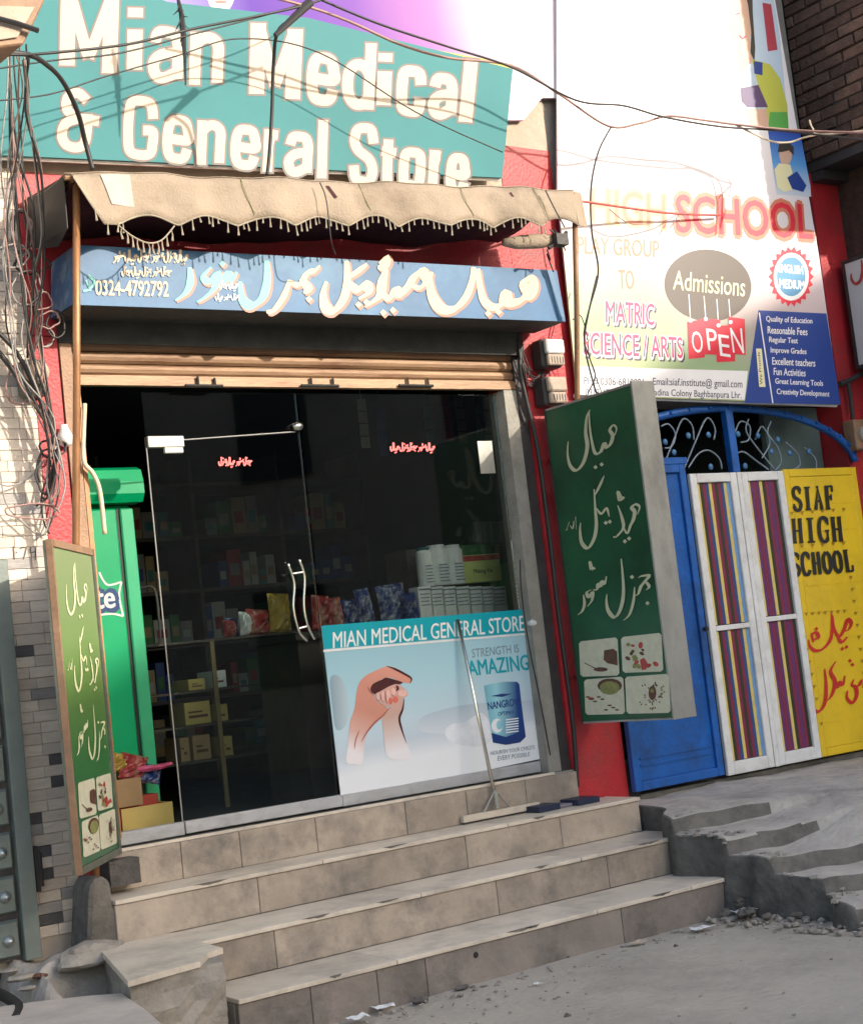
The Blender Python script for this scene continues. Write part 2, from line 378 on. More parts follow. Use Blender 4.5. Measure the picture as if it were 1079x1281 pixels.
for j in range(len(ys) - 1):
    for i in range(W_ - 1): gr.f.append((j * W_ + i, j * W_ + i + 1, (j + 1) * W_ + i + 1, (j + 1) * W_ + i))
gr.build('street_ground', M['ground'], at=(0, 0, 0), smooth=True, kind='structure')
tr = MB(); us = [-.06, -.03, -.015, -.005, .004, .012, .022, .035] + [.05 + .022 * i for i in range(46)] + [1.1 + .13 * i for i in range(46)]
vs_ = [-4.2 + .12 * i for i in range(16)] + [-2.34 + .0125 * i for i in range(150)] + [-.45 + .06 * i for i in range(28)]
us_n = len(us)
for v in vs_:
    e_ = t_edge(v)
    for u in us:
        x = e_ + u; y = min(-.002, v - .40 * (min(x, 6.4) - 5.45) - wobx(x))
        h = t_height(x, v, y); q = sst((u + .03) / .045)
        tr.v.append(Vector((x - .02 * math.sin(v * 40 + u * 30) * (1 - q), y, -.1 + (h + .1) * q)))
for j in range(len(vs_) - 1):
    for i in range(us_n - 1): tr.f.append((j * us_n + i, j * us_n + i + 1, (j + 1) * us_n + i + 1, (j + 1) * us_n + i))
to = tr.build('cement_terrace', [M['cement'], M['grimeshade_cement'], M['darkconc']], at=(5, -1, 0), smooth=True, kind='structure')
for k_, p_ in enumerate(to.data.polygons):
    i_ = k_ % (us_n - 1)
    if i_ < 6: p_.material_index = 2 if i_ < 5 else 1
    elif p_.normal.z < .70 and p_.center.x + 5 < 5.93 + (.5 if p_.center.z < .14 else 0): p_.material_index = 1  # steep faces coloured darker, for grime and for their lesser light

# ================================================================== SHOP BUILDING
X0, X1 = 2.78, 5.40
sb = thing('shop_building', 'red painted shop front with dark open interior behind the concrete steps', 'building', (4.1, 0, 0))
def bx(name, a, b, m, parent, **k): return MB().box(a, b).build(name, m, parent, **k)
bx('red_pillar', (2.575, 0, .3), (2.70, .35, 3.03), M['red'], sb)
bx('red_pillar', (5.42, 0, .3), (5.795, .35, 4.22), M['red'], sb)
bx('red_lintel', (2.575, 0, 3.034), (5.418, .35, 3.8), M['red'], sb)
bx('plaster_band', (2.2, .004, 3.802), (5.418, .35, 4.6), M['beige_wall'], sb)
bx('plaster_patch', (5.422, .004, 4.222), (5.79, .35, 4.56), M['beige_wall'], sb)
bx('upper_wall', (2.2, .01, 4.602), (5.79, .35, 7.5), M['plaster'], sb)
bx('dark_fascia', (2.702, -.02, 3.0), (5.41, -.004, 3.16), M['lintel'], sb)  # dark grey strip laid over the lintel below the sign
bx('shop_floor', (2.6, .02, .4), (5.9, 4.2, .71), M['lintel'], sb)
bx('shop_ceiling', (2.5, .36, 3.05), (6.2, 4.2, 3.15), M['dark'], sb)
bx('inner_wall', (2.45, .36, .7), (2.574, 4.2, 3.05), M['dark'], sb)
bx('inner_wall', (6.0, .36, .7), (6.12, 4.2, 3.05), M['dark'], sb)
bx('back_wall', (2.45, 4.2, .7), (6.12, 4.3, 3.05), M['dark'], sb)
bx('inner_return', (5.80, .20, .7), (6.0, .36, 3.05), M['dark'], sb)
# ---- roller shutter
rs = thing('roller_shutter', 'tan rusty roller shutter rolled up above the shop doors', 'shutter', (4.1, .03, 2.9))
for k in range(4):
    z = 2.865 + k * .058
    mb = MB(); prof = [(0, 0), (-.014, .012), (-.018, .028), (-.014, .044), (0, .054)]
    vs = [(X, .05 + y, z + h) for X in (2.74, 5.36) for y, h in prof]
    mb.add(vs, [(i, i + 1, 6 + i, 5 + i) for i in range(4)]); mb.build('shutter_slat', M['shutter'], rs, smooth=False)
bx('bottom_rail', (2.74, .022, 2.815), (5.36, .06, 2.862), M['shutter'], rs)
bx('shutter_curtain', (2.74, .072, 2.83), (5.36, .08, 3.2), M['blacksteel'], rs)
for px in (400, 520):
    c = atY(px, 480, .01)
    MB().tube([c + Vector((-.11, 0, -.01)), c + Vector((.11, 0, -.01))], .008).tube([c + Vector((-.05, 0, -.012)), c + Vector((-.05, 0, .03))], .006).tube([c + Vector((.08, 0, -.012)), c + Vector((.08, 0, .03))], .006).build('lock_bolt', M['black'], rs)
c = atY(255, 480, .01)
MB().tube([c + Vector((-.1, 0, -.01)), c + Vector((.1, 0, -.01))], .008).tube([c + Vector((-.03, 0, -.012)), c + Vector((-.03, 0, .035))], .006).tube([c + Vector((.06, 0, -.012)), c + Vector((.06, 0, .03))], .006).build('lock_bolt', M['black'], rs)
bx('shutter_guide', (2.704, -.012, .72), (2.76, .09, 3.0), M['steel_brown'], rs)
bx('guide_lip', (2.764, -.01, .76), (2.785, .03, 2.81), M['pole'], rs)
bx('shutter_guide', (5.355, .02, .71), (5.416, .10, 3.0), M['blacksteel'], rs)
# ---- frame right of the glass
jf = thing('door_jamb', 'weathered grey jamb right of the poster panel', 'door frame', (5.32, 0, .71))
bx('jamb', (5.265, .02, .71), (5.352, .16, 2.81), M['jamb'], jf)
MB().lathe((5.275, .0, 1.52), [(0, .012), (.02, .02), (.05, .014)], 10, (0, 1, 0)).build('door_knob', M['white'], jf)

# ================================================================== SHOP STEPS
def tiles(st, name, y0, y1, z0, z1, x0, joints, x1, m, gap=.0015):
    xs = [x0] + joints + [x1]
    for a, b in zip(xs[:-1], xs[1:]):
        o = MB().box((a + gap, y0, z0), (b - gap, y1 + random.uniform(-.0015, .0015), z1)).build(name, m, st, at=((a + b) / 2, (y0 + y1) / 2, (z0 + z1) / 2), bevel=.0022)
st = thing('shop_steps', 'marble faced steps climbing from the street to the shop door', 'steps', (4.2, -.5, 0))
MB().box((2.71, -.01, 0), (5.41, .019, .708)).build('step_core', M['concrete'], st)
MB().box((2.62, -.275, 0), (5.585, -.012, .515)).box((2.8, -.625, 0), (5.595, -.276, .335)).box((2.76, -.985, -.05), (5.615, -.626, .155)).build('step_core', M['concrete'], st)
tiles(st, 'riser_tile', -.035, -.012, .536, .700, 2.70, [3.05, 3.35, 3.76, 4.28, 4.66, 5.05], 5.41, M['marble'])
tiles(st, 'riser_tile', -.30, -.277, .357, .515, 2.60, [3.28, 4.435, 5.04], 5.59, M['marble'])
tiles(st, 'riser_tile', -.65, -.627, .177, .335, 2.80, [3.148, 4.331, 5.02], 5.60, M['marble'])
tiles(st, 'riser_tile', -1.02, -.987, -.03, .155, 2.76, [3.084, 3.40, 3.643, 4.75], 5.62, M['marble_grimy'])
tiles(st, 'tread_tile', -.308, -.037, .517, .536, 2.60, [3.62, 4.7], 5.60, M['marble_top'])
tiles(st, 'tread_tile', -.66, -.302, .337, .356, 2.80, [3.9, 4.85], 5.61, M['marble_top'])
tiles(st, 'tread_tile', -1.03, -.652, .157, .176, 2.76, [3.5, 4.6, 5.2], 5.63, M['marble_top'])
bx('sill_bar', (2.72, -.03, .702), (5.262, .0, .714), M['marble_top'], st)

# ================================================================== GLASS FRONT
GY = .10
gd = thing('glass_door', 'frameless glass door with curved steel handles and painted sill rail', 'door', (3.6, GY, .72))
x0, x1 = 3.14, 3.985
MB().box((x0, GY, .775), (x1, GY + .01, 2.80)).build('glass_pane', M['glass'], gd)
MB().box((x0, GY - .02, .718), (x1 + .01, GY + .03, .775)).build('bottom_rail', M['alu'], gd, bevel=.003)
MB().box((x0 + .0, GY - .015, 2.53), (x0 + .19, GY + .025, 2.585)).box((x0 + .08, GY - .02, 2.50), (x0 + .18, GY - .0, 2.53)).build('patch_fitting', M['galv'], gd, bevel=.004)
MB().tube([(x0 + .19, GY - .006, 2.565), (x1 - .03, GY - .006, 2.60)], .004).build('top_rod', M['chrome'], gd)
MB().blob((x1 - .02, GY - .02, 2.625), .028, 1.1, .7, .8, .05).build('steel_clamp', M['chrome'], gd, smooth=True)
pl = Pl((0, GY - .06, 0), (0, 1, 0))
for a in ([(360, 705), (368, 730), (367, 760), (374, 790), (384, 802)], [(374, 700), (381, 722), (380, 755), (384, 780), (393, 800)]):
    pts = smoothpts([pl.P(*q) for q in a], 6); MB().tube(pts, .0075, 8).build('handle_bar', M['chrome'], gd, smooth=True)
MB().tube([pl.P(366, 718), pl.P(379, 716)], .006).tube([pl.P(372, 787), pl.P(383, 784)], .006).build('handle_bridge', M['chrome'], gd)
gp2 = Pl((0, GY - .004, 0), (0, 1, 0))
def red_script(parent, cx, cy, w, h, seed):
    rnd = random.Random(seed); mb = MB(); x = cx + w / 2
    f = gp2.P
    small_urdu(mb, f, cx - w / 2, cy - h / 2, w, h, [0, 3, 1, 2, 0] if w > 50 else [1, 3, 0, 2], 2.0, .001)
    mb.build('red_lettering', M['ink_redlit'], parent)
M['ink_redlit'] = mat('red window lettering', (.85, .12, .12), .5, .05)
red_script(gd, 294, 578, 42, 13, 3)
gs = thing('door_threshold', 'pale painted sill strip across the open gap left of the glass door', 'threshold', (2.95, GY, .72))
MB().box((2.765, GY - .02, .715), (x0 - .006, GY + .03, .775)).build('bottom_rail', M['alu'], gs, bevel=.003)
MB().tube([(x0 - .004, GY + .0, .78), (x0 - .004, GY + .0, 2.53)], .0035).build('edge_strip', M['galv'], gd)
gw = thing('poster_glass_panel', 'fixed glass panel right of the door with a poster on its lower half', 'glass panel', (4.6, GY, .72))
MB().box((x1 + .012, GY, .775), (5.262, GY + .01, 2.80)).build('glass_pane', M['glass'], gw)
MB().box((x1 + .012, GY - .02, .716), (5.262, GY + .03, .775)).build('bottom_rail', M['alu'], gw, bevel=.003)
red_script(gw, 516, 560, 56, 13, 5)
MB().box((5.10, GY - .006, 2.36), (5.20, GY - .002, 2.54)).build('metal_plate', M['galv'], gw)
# ---- poster on the glass
PP = Pl((0, GY - .012, 0), (0, 1, 0)); f = PP.P
po = thing('shop_poster', 'poster with clasped hands and a formula tin under a teal title band', 'poster', tuple(PP.P(540, 950)))
TL, TR, BR, BL = (402, 783), (659, 762), (688, 947), (427, 1001)
M['poster_bg'] = grad_mat('poster picture blue', [(0, (.30, .52, .60)), (.30, (.40, .62, .70)), (.50, (.50, .64, .72)), (.62, (.52, .60, .68)), (.74, (.76, .79, .83)), (1, (.82, .84, .86))], f(520, 795), f(560, 1000), .3, .03)
MB().slab([f(*TL), f(*TR), f(*BR), f(*BL)], (0, .006, 0)).build('poster_sheet', M['poster_bg'], po)
M['po_dim'] = grad_mat('poster blurred table', [(0, (.36, .47, .56)), (1, (.66, .71, .77))], f(540, 880), f(545, 925), .3, .03)
spoly(MB(), f, [(527, 898), (560, 886), (600, 880), (640, 878), (677, 877), (680, 895), (650, 905), (600, 912), (560, 918), (525, 914)], .002).build('blurred_table', M['po_dim'], po)
M['po_grey'] = grad_mat('poster blurred grey', [(0, (.22, .31, .37)), (1, (.45, .56, .62))], f(412, 870), f(436, 870), .35, .1)
spoly(MB(), f, [(413, 848), (424, 846), (432, 860), (436, 885), (432, 908), (420, 912), (415, 880)], .002).build('blurred_shape', M['po_grey'], po)
M['po_white'] = mat('poster white', (.80, .82, .84), .35, .05, 5)
spoly(MB(), f, [(556, 915), (565, 906), (580, 904), (590, 898), (602, 892), (612, 905), (614, 926), (598, 934), (578, 932), (562, 928)], .0035).build('white_cloth', mat('printed white cloth', (.70, .73, .78), .4, .12, 14), po)
mb = MB(); poly_q(mb, f, [TL, TR, (660, 791), (405, 812)], .0045); mb.build('title_band', M['poster_teal'], po)
text_q(MB(), 'MIAN MEDICAL GENERAL STORE', f, [(416, 811), (656, 789), (655, 770), (416, 791)], .012, .0065).build('title_lettering', M['paper_white'], po)
mb = poly_q(MB(), f, [(404, 813), (661, 792), (661, 794), (404, 816)], .0065); mb.build('white_rule', M['paper_white'], po)
M['po_text'] = mat('poster grey text', (.22, .28, .33), .4, .03)
text_q(MB(), 'STRENGTH IS', f, [(590, 823), (649, 816), (648, 806), (590, 812)], 0, .0065).build('slogan_lettering', M['po_text'], po)
text_q(MB(), 'AMAZING', f, [(586, 846), (662, 838), (660, 819), (583, 827)], .02, .0065).build('slogan_lettering', M['poster_teal'], po)
text_q(MB(), "NOURISH YOUR CHILD'S", f, [(613, 945), (668, 937), (668, 932), (613, 940)], .01, .0065).build('small_lettering', M['po_text'], po)
text_q(MB(), 'EVERY POSSIBLE', f, [(622, 952), (662, 946), (662, 941), (622, 946)], .01, .0065).build('small_lettering', M['po_text'], po)
text_q(MB(), 'FOR HEALTHY TOMORROW', f, [(431, 978), (502, 968), (502, 965), (431, 975)], 0, .0065).build('small_lettering', M['po_text'], po) if False else None
def C6(pts): return [(400 + x / 6.744, 810 + y / 6.744) for x, y in pts]
M['skin_g'] = grad_mat('printed skin', [(0, (.72, .33, .25)), (.3, (.62, .27, .20)), (.55, (.58, .26, .19)), (.8, (.66, .40, .34)), (1, (.78, .74, .76))], f(478, 835), f(440, 958), .4, .10)
M['skin_g2'] = grad_mat('printed baby skin', [(0, (.70, .38, .32)), (.45, (.55, .36, .30)), (.75, (.66, .55, .53)), (1, (.78, .76, .79))], f(490, 862), f(508, 948), .4, .10)
M['skin_dk'] = mat('printed deep shade', (.07, .012, .014), .4, .3, 20); M['skin_mid'] = mat('printed half shade', (.36, .12, .09), .4, .3, 20)
M['skin_lt'] = mat('printed light finger', (.80, .50, .44), .4, .12, 20); M['skin_rd'] = mat('printed red finger', (.66, .16, .11), .4, .2, 20)
spoly(MB(), f, C6([(220, 965), (240, 800), (250, 640), (290, 520), (305, 400), (330, 300), (390, 235), (480, 190), (560, 160), (640, 175), (720, 220), (768, 265), (764, 300), (700, 296), (640, 272), (590, 255), (545, 258), (500, 280), (450, 310), (425, 345), (430, 375), (455, 400), (470, 440), (520, 480), (570, 515), (535, 575), (480, 620), (400, 720), (375, 800), (358, 975), (290, 985)]), .005).build('printed_hand', M['skin_g'], po)
spoly(MB(), f, C6([(425, 345), (450, 305), (520, 272), (560, 255), (640, 275), (695, 296), (670, 312), (600, 322), (545, 350), (500, 378), (470, 398), (435, 378)]), .0062).build('printed_hand_shade', M['skin_dk'], po)
spoly(MB(), f, C6([(462, 402), (500, 375), (545, 350), (600, 322), (650, 310), (700, 340), (735, 375), (735, 410), (702, 432), (697, 520), (672, 600), (690, 680), (720, 780), (750, 860), (778, 935), (660, 950), (565, 920), (542, 800), (532, 700), (525, 600), (560, 540), (590, 500), (545, 492), (500, 455)]), .0074).build('printed_hand', M['skin_g2'], po)
mb = MB()
for a, w in (([(560, 158), (620, 178), (700, 218), (768, 262), (756, 305)], 2.8), ([(708, 430), (696, 520), (668, 600), (690, 700), (728, 810)], 2.8), ([(640, 320), (655, 345), (640, 370)], 3.2)): stroke(mb, f, C6(a), w, .0086, taper=(.2, .1))
mb.build('printed_hand_outline', M['skin_dk'], po)
mb = MB()
for a, w in (([(592, 500), (530, 575), (460, 635), (398, 710), (345, 800)], 2.4), ([(400, 330), (420, 370), (450, 400)], 2), ([(470, 400), (482, 440), (500, 455)], 1.2), ([(508, 385), (512, 430), (530, 465)], 1.2), ([(548, 365), (552, 430), (565, 480)], 1.6), ([(640, 330), (610, 380), (615, 420)], 2), ([(330, 700), (300, 780), (290, 860)], 1.4)): stroke(mb, f, C6(a), w, .0092, taper=(.2, .1))
mb.build('printed_hand_creases', M['skin_mid'], po)
mb = MB()
for x, y, rx, ry in ((488, 412, 13, 32), (528, 412, 14, 40), (574, 408, 17, 48), (618, 372, 18, 30)): spoly(mb, f, C6(ell(x, y, rx, ry, 8)), .0098 + x * 1e-6)
spoly(mb, f, C6(ell(696, 386, 38, 28, 10)), .0108)
mb.build('printed_fingers', M['skin_lt'], po)
mb = MB(); spoly(mb, f, C6(ell(592, 452, 18, 30, 8)), .0112); spoly(mb, f, C6(ell(634, 440, 24, 30, 8)), .0113); mb.build('printed_finger_shade', M['skin_rd'], po)
M['can_blue'] = grad_mat('tin blue', [(0, (.05, .30, .42)), (.5, (.30, .60, .68)), (1, (.01, .05, .22))], f(606, 890), f(655, 890), .3, .2)
M['can_navy'] = mat('tin navy', (.01, .04, .18), .35, .1)
poly_q(MB(), f, [(605, 858), (612, 856), (630, 853), (646, 853), (649, 856), (653, 890), (657, 922), (650, 929), (632, 932), (616, 929)], .0065).build('formula_tin', M['can_blue'], po)
poly_q(MB(), f, [(614, 917), (632, 922), (656, 914), (657, 922), (650, 929), (632, 932), (616, 929)], .0085).build('tin_base', M['can_navy'], po)
text_q(MB(), 'NANGROW', f, [(610, 888), (651, 882), (650, 873), (609, 879)], .03, .0085).build('tin_lettering', M['can_navy'], po)
text_q(MB(), 'OPTIPRO', f, [(622, 896), (642, 893), (642, 889), (622, 891)], .02, .0085).build('tin_lettering', M['can_navy'], po)
mb = MB(); poly_q(mb, f, ell(621, 908, 7, 9, 14), .0088)
for k in range(6): poly_q(mb, f, [(632, 900 + k * 3.2), (648, 898 + k * 3.2), (648, 899.4 + k * 3.2), (632, 901.4 + k * 3.2)], .0088)
mb.build('tin_white_print', M['po_white'], po)
poly_q(MB(), f, ell(624, 907, 4, 6, 12), .0100).build('tin_emblem', M['can_blue'], po)
poly_q(MB(), f, [(613, 871), (627, 868), (640, 868), (628, 872)], .0085).build('tin_top_mark', M['can_navy'], po)

# ================================================================== INTERIOR GOODS
def pb(px0, py0, px1, py1, y, d): a = atY(px0, py1, y); b = atY(px1, py0, y); return (a.x, y, a.z), (b.x, y + d, b.z)
fr = thing('green_fridge', 'bright green drinks fridge just inside the left of the doorway', 'fridge', (3.12, .55, .71))
fx0, fx1 = 2.86, 3.24
MB().box((fx0, .56, .76), (fx1, 1.12, 2.32)).build('cabinet', M['fridge'], fr, bevel=.012)
prof = [(0, 0), (.0, .14), (-.03, .17), (-.08, .18), (-.13, .16), (-.15, .10), (-.15, .04), (-.12, 0)]
MB().slab([(fx0, .6 + y, 2.325 + z) for y, z in prof], (fx1 + .03 - fx0, 0, 0)).build('rounded_canopy', M['fridge'], fr)
MB().box((fx0 + .01, .515, .84), (fx1 - .10, .556, 2.30)).build('door', M['fridge'], fr, bevel=.008)
MB().box((fx1 - .075, .525, .80), (fx1 - .005, .556, 2.30)).build('edge_trim', mat('lighter green trim', (.06, .50, .24), .3, .05), fr, bevel=.006)
MB().box((fx1 - .094, .54, .8), (fx1 - .079, .558, 2.30)).build('black_gasket', M['black'], fr)
hp = Pl((0, .50, 0), (0, 1, 0))
MB().tube(smoothpts([Vector((fx1 + .0, .54, 1.90)), Vector((fx1 + .055, .5, 1.89)), Vector((fx1 + .06, .49, 1.75)), Vector((fx1 + .055, .5, 1.62)), Vector((fx1, .54, 1.61))], 4), .007).build('handle', M['blacksteel'], fr)
fp = Pl((0, .513, 0), (0, 1, 0)); f = fp.P
mb = MB(); 
for a in ([(124, 716), (129, 726), (136, 732), (152, 728)], [(152, 728), (149, 745), (154, 771)], [(154, 771), (140, 768), (118, 770)]): stroke(mb, f, a, 2.6, .001)
mb.build('star_outline', M['white'], fr)
text_q(MB(), 'te', f, [(118, 764), (147, 762), (145, 735), (118, 737)], .09, .002, base=0).build('brand_shadow', M['can_navy'], fr)
text_q(MB(), 'te', f, [(118, 762), (145, 760), (143, 738), (118, 740)], .03, .004).build('brand_lettering', M['white'], fr)
# shelves in the dark
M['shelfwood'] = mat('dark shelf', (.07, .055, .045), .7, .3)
sh = thing('wall_shelves', 'dark shelving filled with goods at the back of the shop', 'shelves', (4.3, 3.0, .71))
for z in (.95, 1.3, 1.65, 2.0, 2.35, 2.7): bx('shelf_board', (3.3, 2.55, z - .012), (5.95, 3.0, z + .012), M['shelfwood'], sh)
for x in (3.3, 3.95, 4.6, 5.25, 5.93): bx('shelf_upright', (x - .012, 2.56, .72), (x + .012, 2.99, 2.9), M['shelfwood'], sh)
goods = [mat('goods %s' % n, c, .5, .15, 12) for n, c in (('white', (.30, .30, .28)), ('blue', (.02, .05, .17)), ('teal', (.02, .14, .15)), ('red', (.22, .02, .03)), ('buff', (.26, .19, .09)), ('green', (.03, .13, .04)), ('grey', (.17, .17, .18)))]
mesh_cache = {}
rows = [.962, 1.312, 1.662, 2.012, 2.362]
cnt = 0; rnd = random.Random(11)
desc = ('white', 'dark blue', 'teal', 'red', 'buff', 'green', 'grey')
for zi, z in enumerate(rows):
    x = 3.34
    while x < 5.9:
        w = rnd.uniform(.05, .12); h = rnd.uniform(.1, .26); gi = rnd.randrange(7)
        if abs(((x + w / 2 - 3.3) % .65) - .325) < .325 - w and rnd.random() < .93:
            o = MB().box((x, 2.6, z), (x + w * .92, 2.85, z + h)).build('goods_box', goods[gi], None, at=(x + w / 2, 2.7, z))
            tag(o, '%s %s pack on the %s back shelf, %s' % ('tall' if h > .18 else 'low', desc[gi], ('lowest', 'second lowest', 'middle', 'second highest', 'highest')[zi], 'seen through the door' if x < 4.2 else 'behind the poster panel' if x < 5.1 else 'near the right wall'), 'box', 'goods on the back shelves')
            MB().box((x + w * .15, 2.597, z + h * .3), (x + w * .75, 2.5995, z + h * .62)).build('printed_label', goods[(gi * 3 + zi + 1) % 7], o)
        x += w
ct = thing('shop_counter', 'long dark counter behind the poster inside the shop', 'counter', (4.8, .7, .71))
bx('counter_body', (4.03, .42, .71), (5.5, .86, 1.56), M['shelfwood'], ct)
bx('counter_top', (4.0, .38, 1.562), (5.6, .9, 1.60), M['blacksteel'], ct)
cy = .5
def goodsthing(name, label, cat, px0, py0, px1, py1, y, d, m, group=None, base=None, **k):
    a, b = pb(px0, py0, px1, py1, y, d); z0 = base if base is not None else a[2]
    o = MB().box((a[0], a[1], z0), (b[0], b[1], b[2])).build(name, m, None, at=((a[0] + b[0]) / 2, y, z0), **k)
    return tag(o, label, cat, group), a, b
# lower row of small white cartons
M['wcarton'] = mat('white medicine carton', (.84, .85, .83), .5, .08, 30)
xsr = [525, 540, 555, 571, 588, 604, 618, 633]
for i, x in enumerate(xsr[:-1]):
    o, a, b = goodsthing('white_carton', 'white carton in the lower row on the counter above the poster', 'box', x + 1, 733, xsr[i + 1] - 1, 770, cy - .09, .09, M['wcarton'], 'white cartons in a row on the counter', 1.60, bevel=.003)
    mm = MB().box((a[0] + .006, a[1] - .0015, b[2] - .02), (b[0] - .006, a[1] - .0003, b[2] - .012)); 
    for q in range(4): mm.box((a[0] + .012, a[1] - .0015, b[2] - .045 - q * .02), (b[0] - .014 - .004 * (q % 3), a[1] - .0003, b[2] - .039 - q * .02))
    mm.build('printed_label', M['po_text'], o)
z1 = 1.60 + (pb(525, 733, 540, 770, cy - .09, .1)[1][2] - 1.60)
for i, (xa, xb, t) in enumerate(((529, 540, 683), (541, 559, 680), (562, 578, 680))):
    lab = ('narrow white bottle leftmost on top of the carton row', 'broad white bottle second from left on the carton row', 'white bottle beside the green and yellow pack')[i]
    a, b = pb(xa, t, xb, 731, cy - .07, .06); cxx = (a[0] + b[0]) / 2; r = (b[0] - a[0]) / 2; zt = b[2]
    o = MB().lathe((cxx, cy - .04, z1 + .001), [(0, r * .95), (.01, r), (zt - z1 - .035, r), (zt - z1 - .022, r * .8)], 14).build('white_bottle', M['wcarton'], None, at=(cxx, cy - .04, z1), smooth=False)
    tag(o, lab, 'bottle'); MB().lathe((cxx, cy - .04, zt - .024), [(0, r * .8), (.02, r * .8)], 12).build('cap', goods[2] if i == 0 else M['paper_white'], o)
    mm = MB()
    for q in range(6): mm.box((cxx - r * .5, cy - .042 - r, z1 + .02 + q * .018), (cxx + r * (.5 - .1 * (q % 2)), cy - .0395 - r, z1 + .026 + q * .018))
    mm.build('printed_label', M['po_text'], o)
o, a, b = goodsthing('yellow_green_box', 'pale green and red box resting on the carton row', 'box', 582, 692, 624, 730, cy - .08, .1, mat('pale lime card', (.62, .66, .22), .5, .1), None, z1, bevel=.003)
MB().box((a[0], a[1] - .003, b[2] - .035), (b[0], a[1] - .0005, b[2] - .004)).build('red_band', M['ink_red'], o)
bp = Pl((0, a[1] - .002, 0), (0, 1, 0)); text_q(MB(), 'Making Fat', bp.P, [(592, 719), (616, 717), (616, 711), (592, 712)], .01, .002).build('box_lettering', M['ink_black'], o)
goodsthing('green_carton', 'dark green carton lying on the pale green box', 'box', 576, 680, 613, 692, cy - .07, .09, goods[5], None, b[2] + .001)
goodsthing('green_tub', 'bright green tub at the right end of the counter', 'tub', 629, 704, 644, 765, cy - .05, .1, mat('bright green tub plastic', (.10, .36, .08), .4, .1), None, 1.60, bevel=.006)
goodsthing('orange_box', 'small orange box right of the green tub', 'box', 645, 738, 655, 765, cy - .05, .1, mat('orange card', (.5, .16, .04), .5, .1), None, 1.60, bevel=.003)
o, a, b = goodsthing('lime_box', 'lime box stacked on the orange box by the jamb', 'box', 643, 712, 655, 737, cy - .05, .1, mat('lime card', (.48, .5, .12), .5, .1), None, None, bevel=.003)
for i in range(6):
    x = 597 + i * 9
    o, a, b = goodsthing('grey_bottle', 'translucent grey bottle standing in the row behind the cartons', 'bottle', x, 652, x + 7.5, 682, cy + .2, .05, goods[6], 'grey bottles behind the cartons', None, bevel=.012)
bx('riser_shelf', (4.95, .68, 1.602), (5.56, .9, atY(600, 682, .7).z - .001), M['shelfwood'], ct)
# soft packs
def pillow(cx_, cy_, zb, w, h, d, m, name, label, cat, group=None, ry=0, rz=0):
    mb = MB(); n = 12; ph = random.random() * 9
    def dd(u, v): return d * (max(0, math.sin(math.pi * u)) ** .6) * (max(0, math.sin(math.pi * v)) ** .45) * (1 + .28 * math.sin(u * 11 + ph) * math.cos(v * 9 + ph) + .18 * math.sin(u * 23 - v * 19 + ph))
    for sgn in (-1, 1):
        o_ = len(mb.v)
        for j in range(n + 1):
            for i in range(n + 1):
                u, v = i / n, j / n; mb.v.append(Vector(((u - .5) * w * (1 - .08 * math.sin(math.pi * v)), sgn * dd(u, v) / 2, v * h)))
        for j in range(n):
            for i in range(n): a = o_ + j * (n + 1) + i; q = (a, a + 1, a + n + 2, a + n + 1); mb.f.append(q if sgn < 0 else q[::-1])
    o = mb.build(name, m, None, at=(0, 0, 0)); o.location = (cx_, cy_, zb); o.rotation_euler = (-.06, ry, rz); return tag(o, label, cat, group)
def pack(px, py, w, h, y, m, name, label, cat, group=None):
    c = atY(px, py, y); s = 6.9 / 1900
    return pillow(c.x, y, 1.603, w * s * 1.15, h * s, .08, m, name, label, cat, group, random.uniform(-.12, .12), random.uniform(-.3, .3))
M['packblue'] = mat('glossy navy pack', (.015, .04, .18), .25, .6, 25, .1, 20, dirt=(.55, .58, .62), dscale=17, damt=1)
M['packred'] = mat('red brown pack', (.32, .04, .04), .3, .5, 25, .1, 20, dirt=(.5, .42, .3), dscale=18, damt=.8)
M['packyellow'] = mat('gold pack', (.38, .26, .05), .3, .4, 20, .1, 20, dirt=(.1, .08, .03), dscale=16)
pack(398, 750, 30, 52, .5, M['packred'], 'soft_pack', 'dark red and gold pack next to the door handles', 'pack')
pack(417, 753, 28, 46, .47, M['packred'], 'soft_pack', 'dark red crinkled pack left of the navy packs', 'pack')
pack(438, 752, 30, 42, .5, M['packblue'], 'soft_pack', 'leftmost navy blue glossy pack on the counter', 'pack')
pack(457, 748, 26, 56, .46, M['packblue'], 'soft_pack', 'tall navy pack in the middle of the counter', 'pack')
pack(492, 750, 44, 60, .5, M['packblue'], 'soft_pack', 'large navy pack with white print beside the white cartons', 'pack')
pack(515, 756, 24, 44, .44, M['packblue'], 'soft_pack', 'small navy pack touching the white cartons', 'pack')
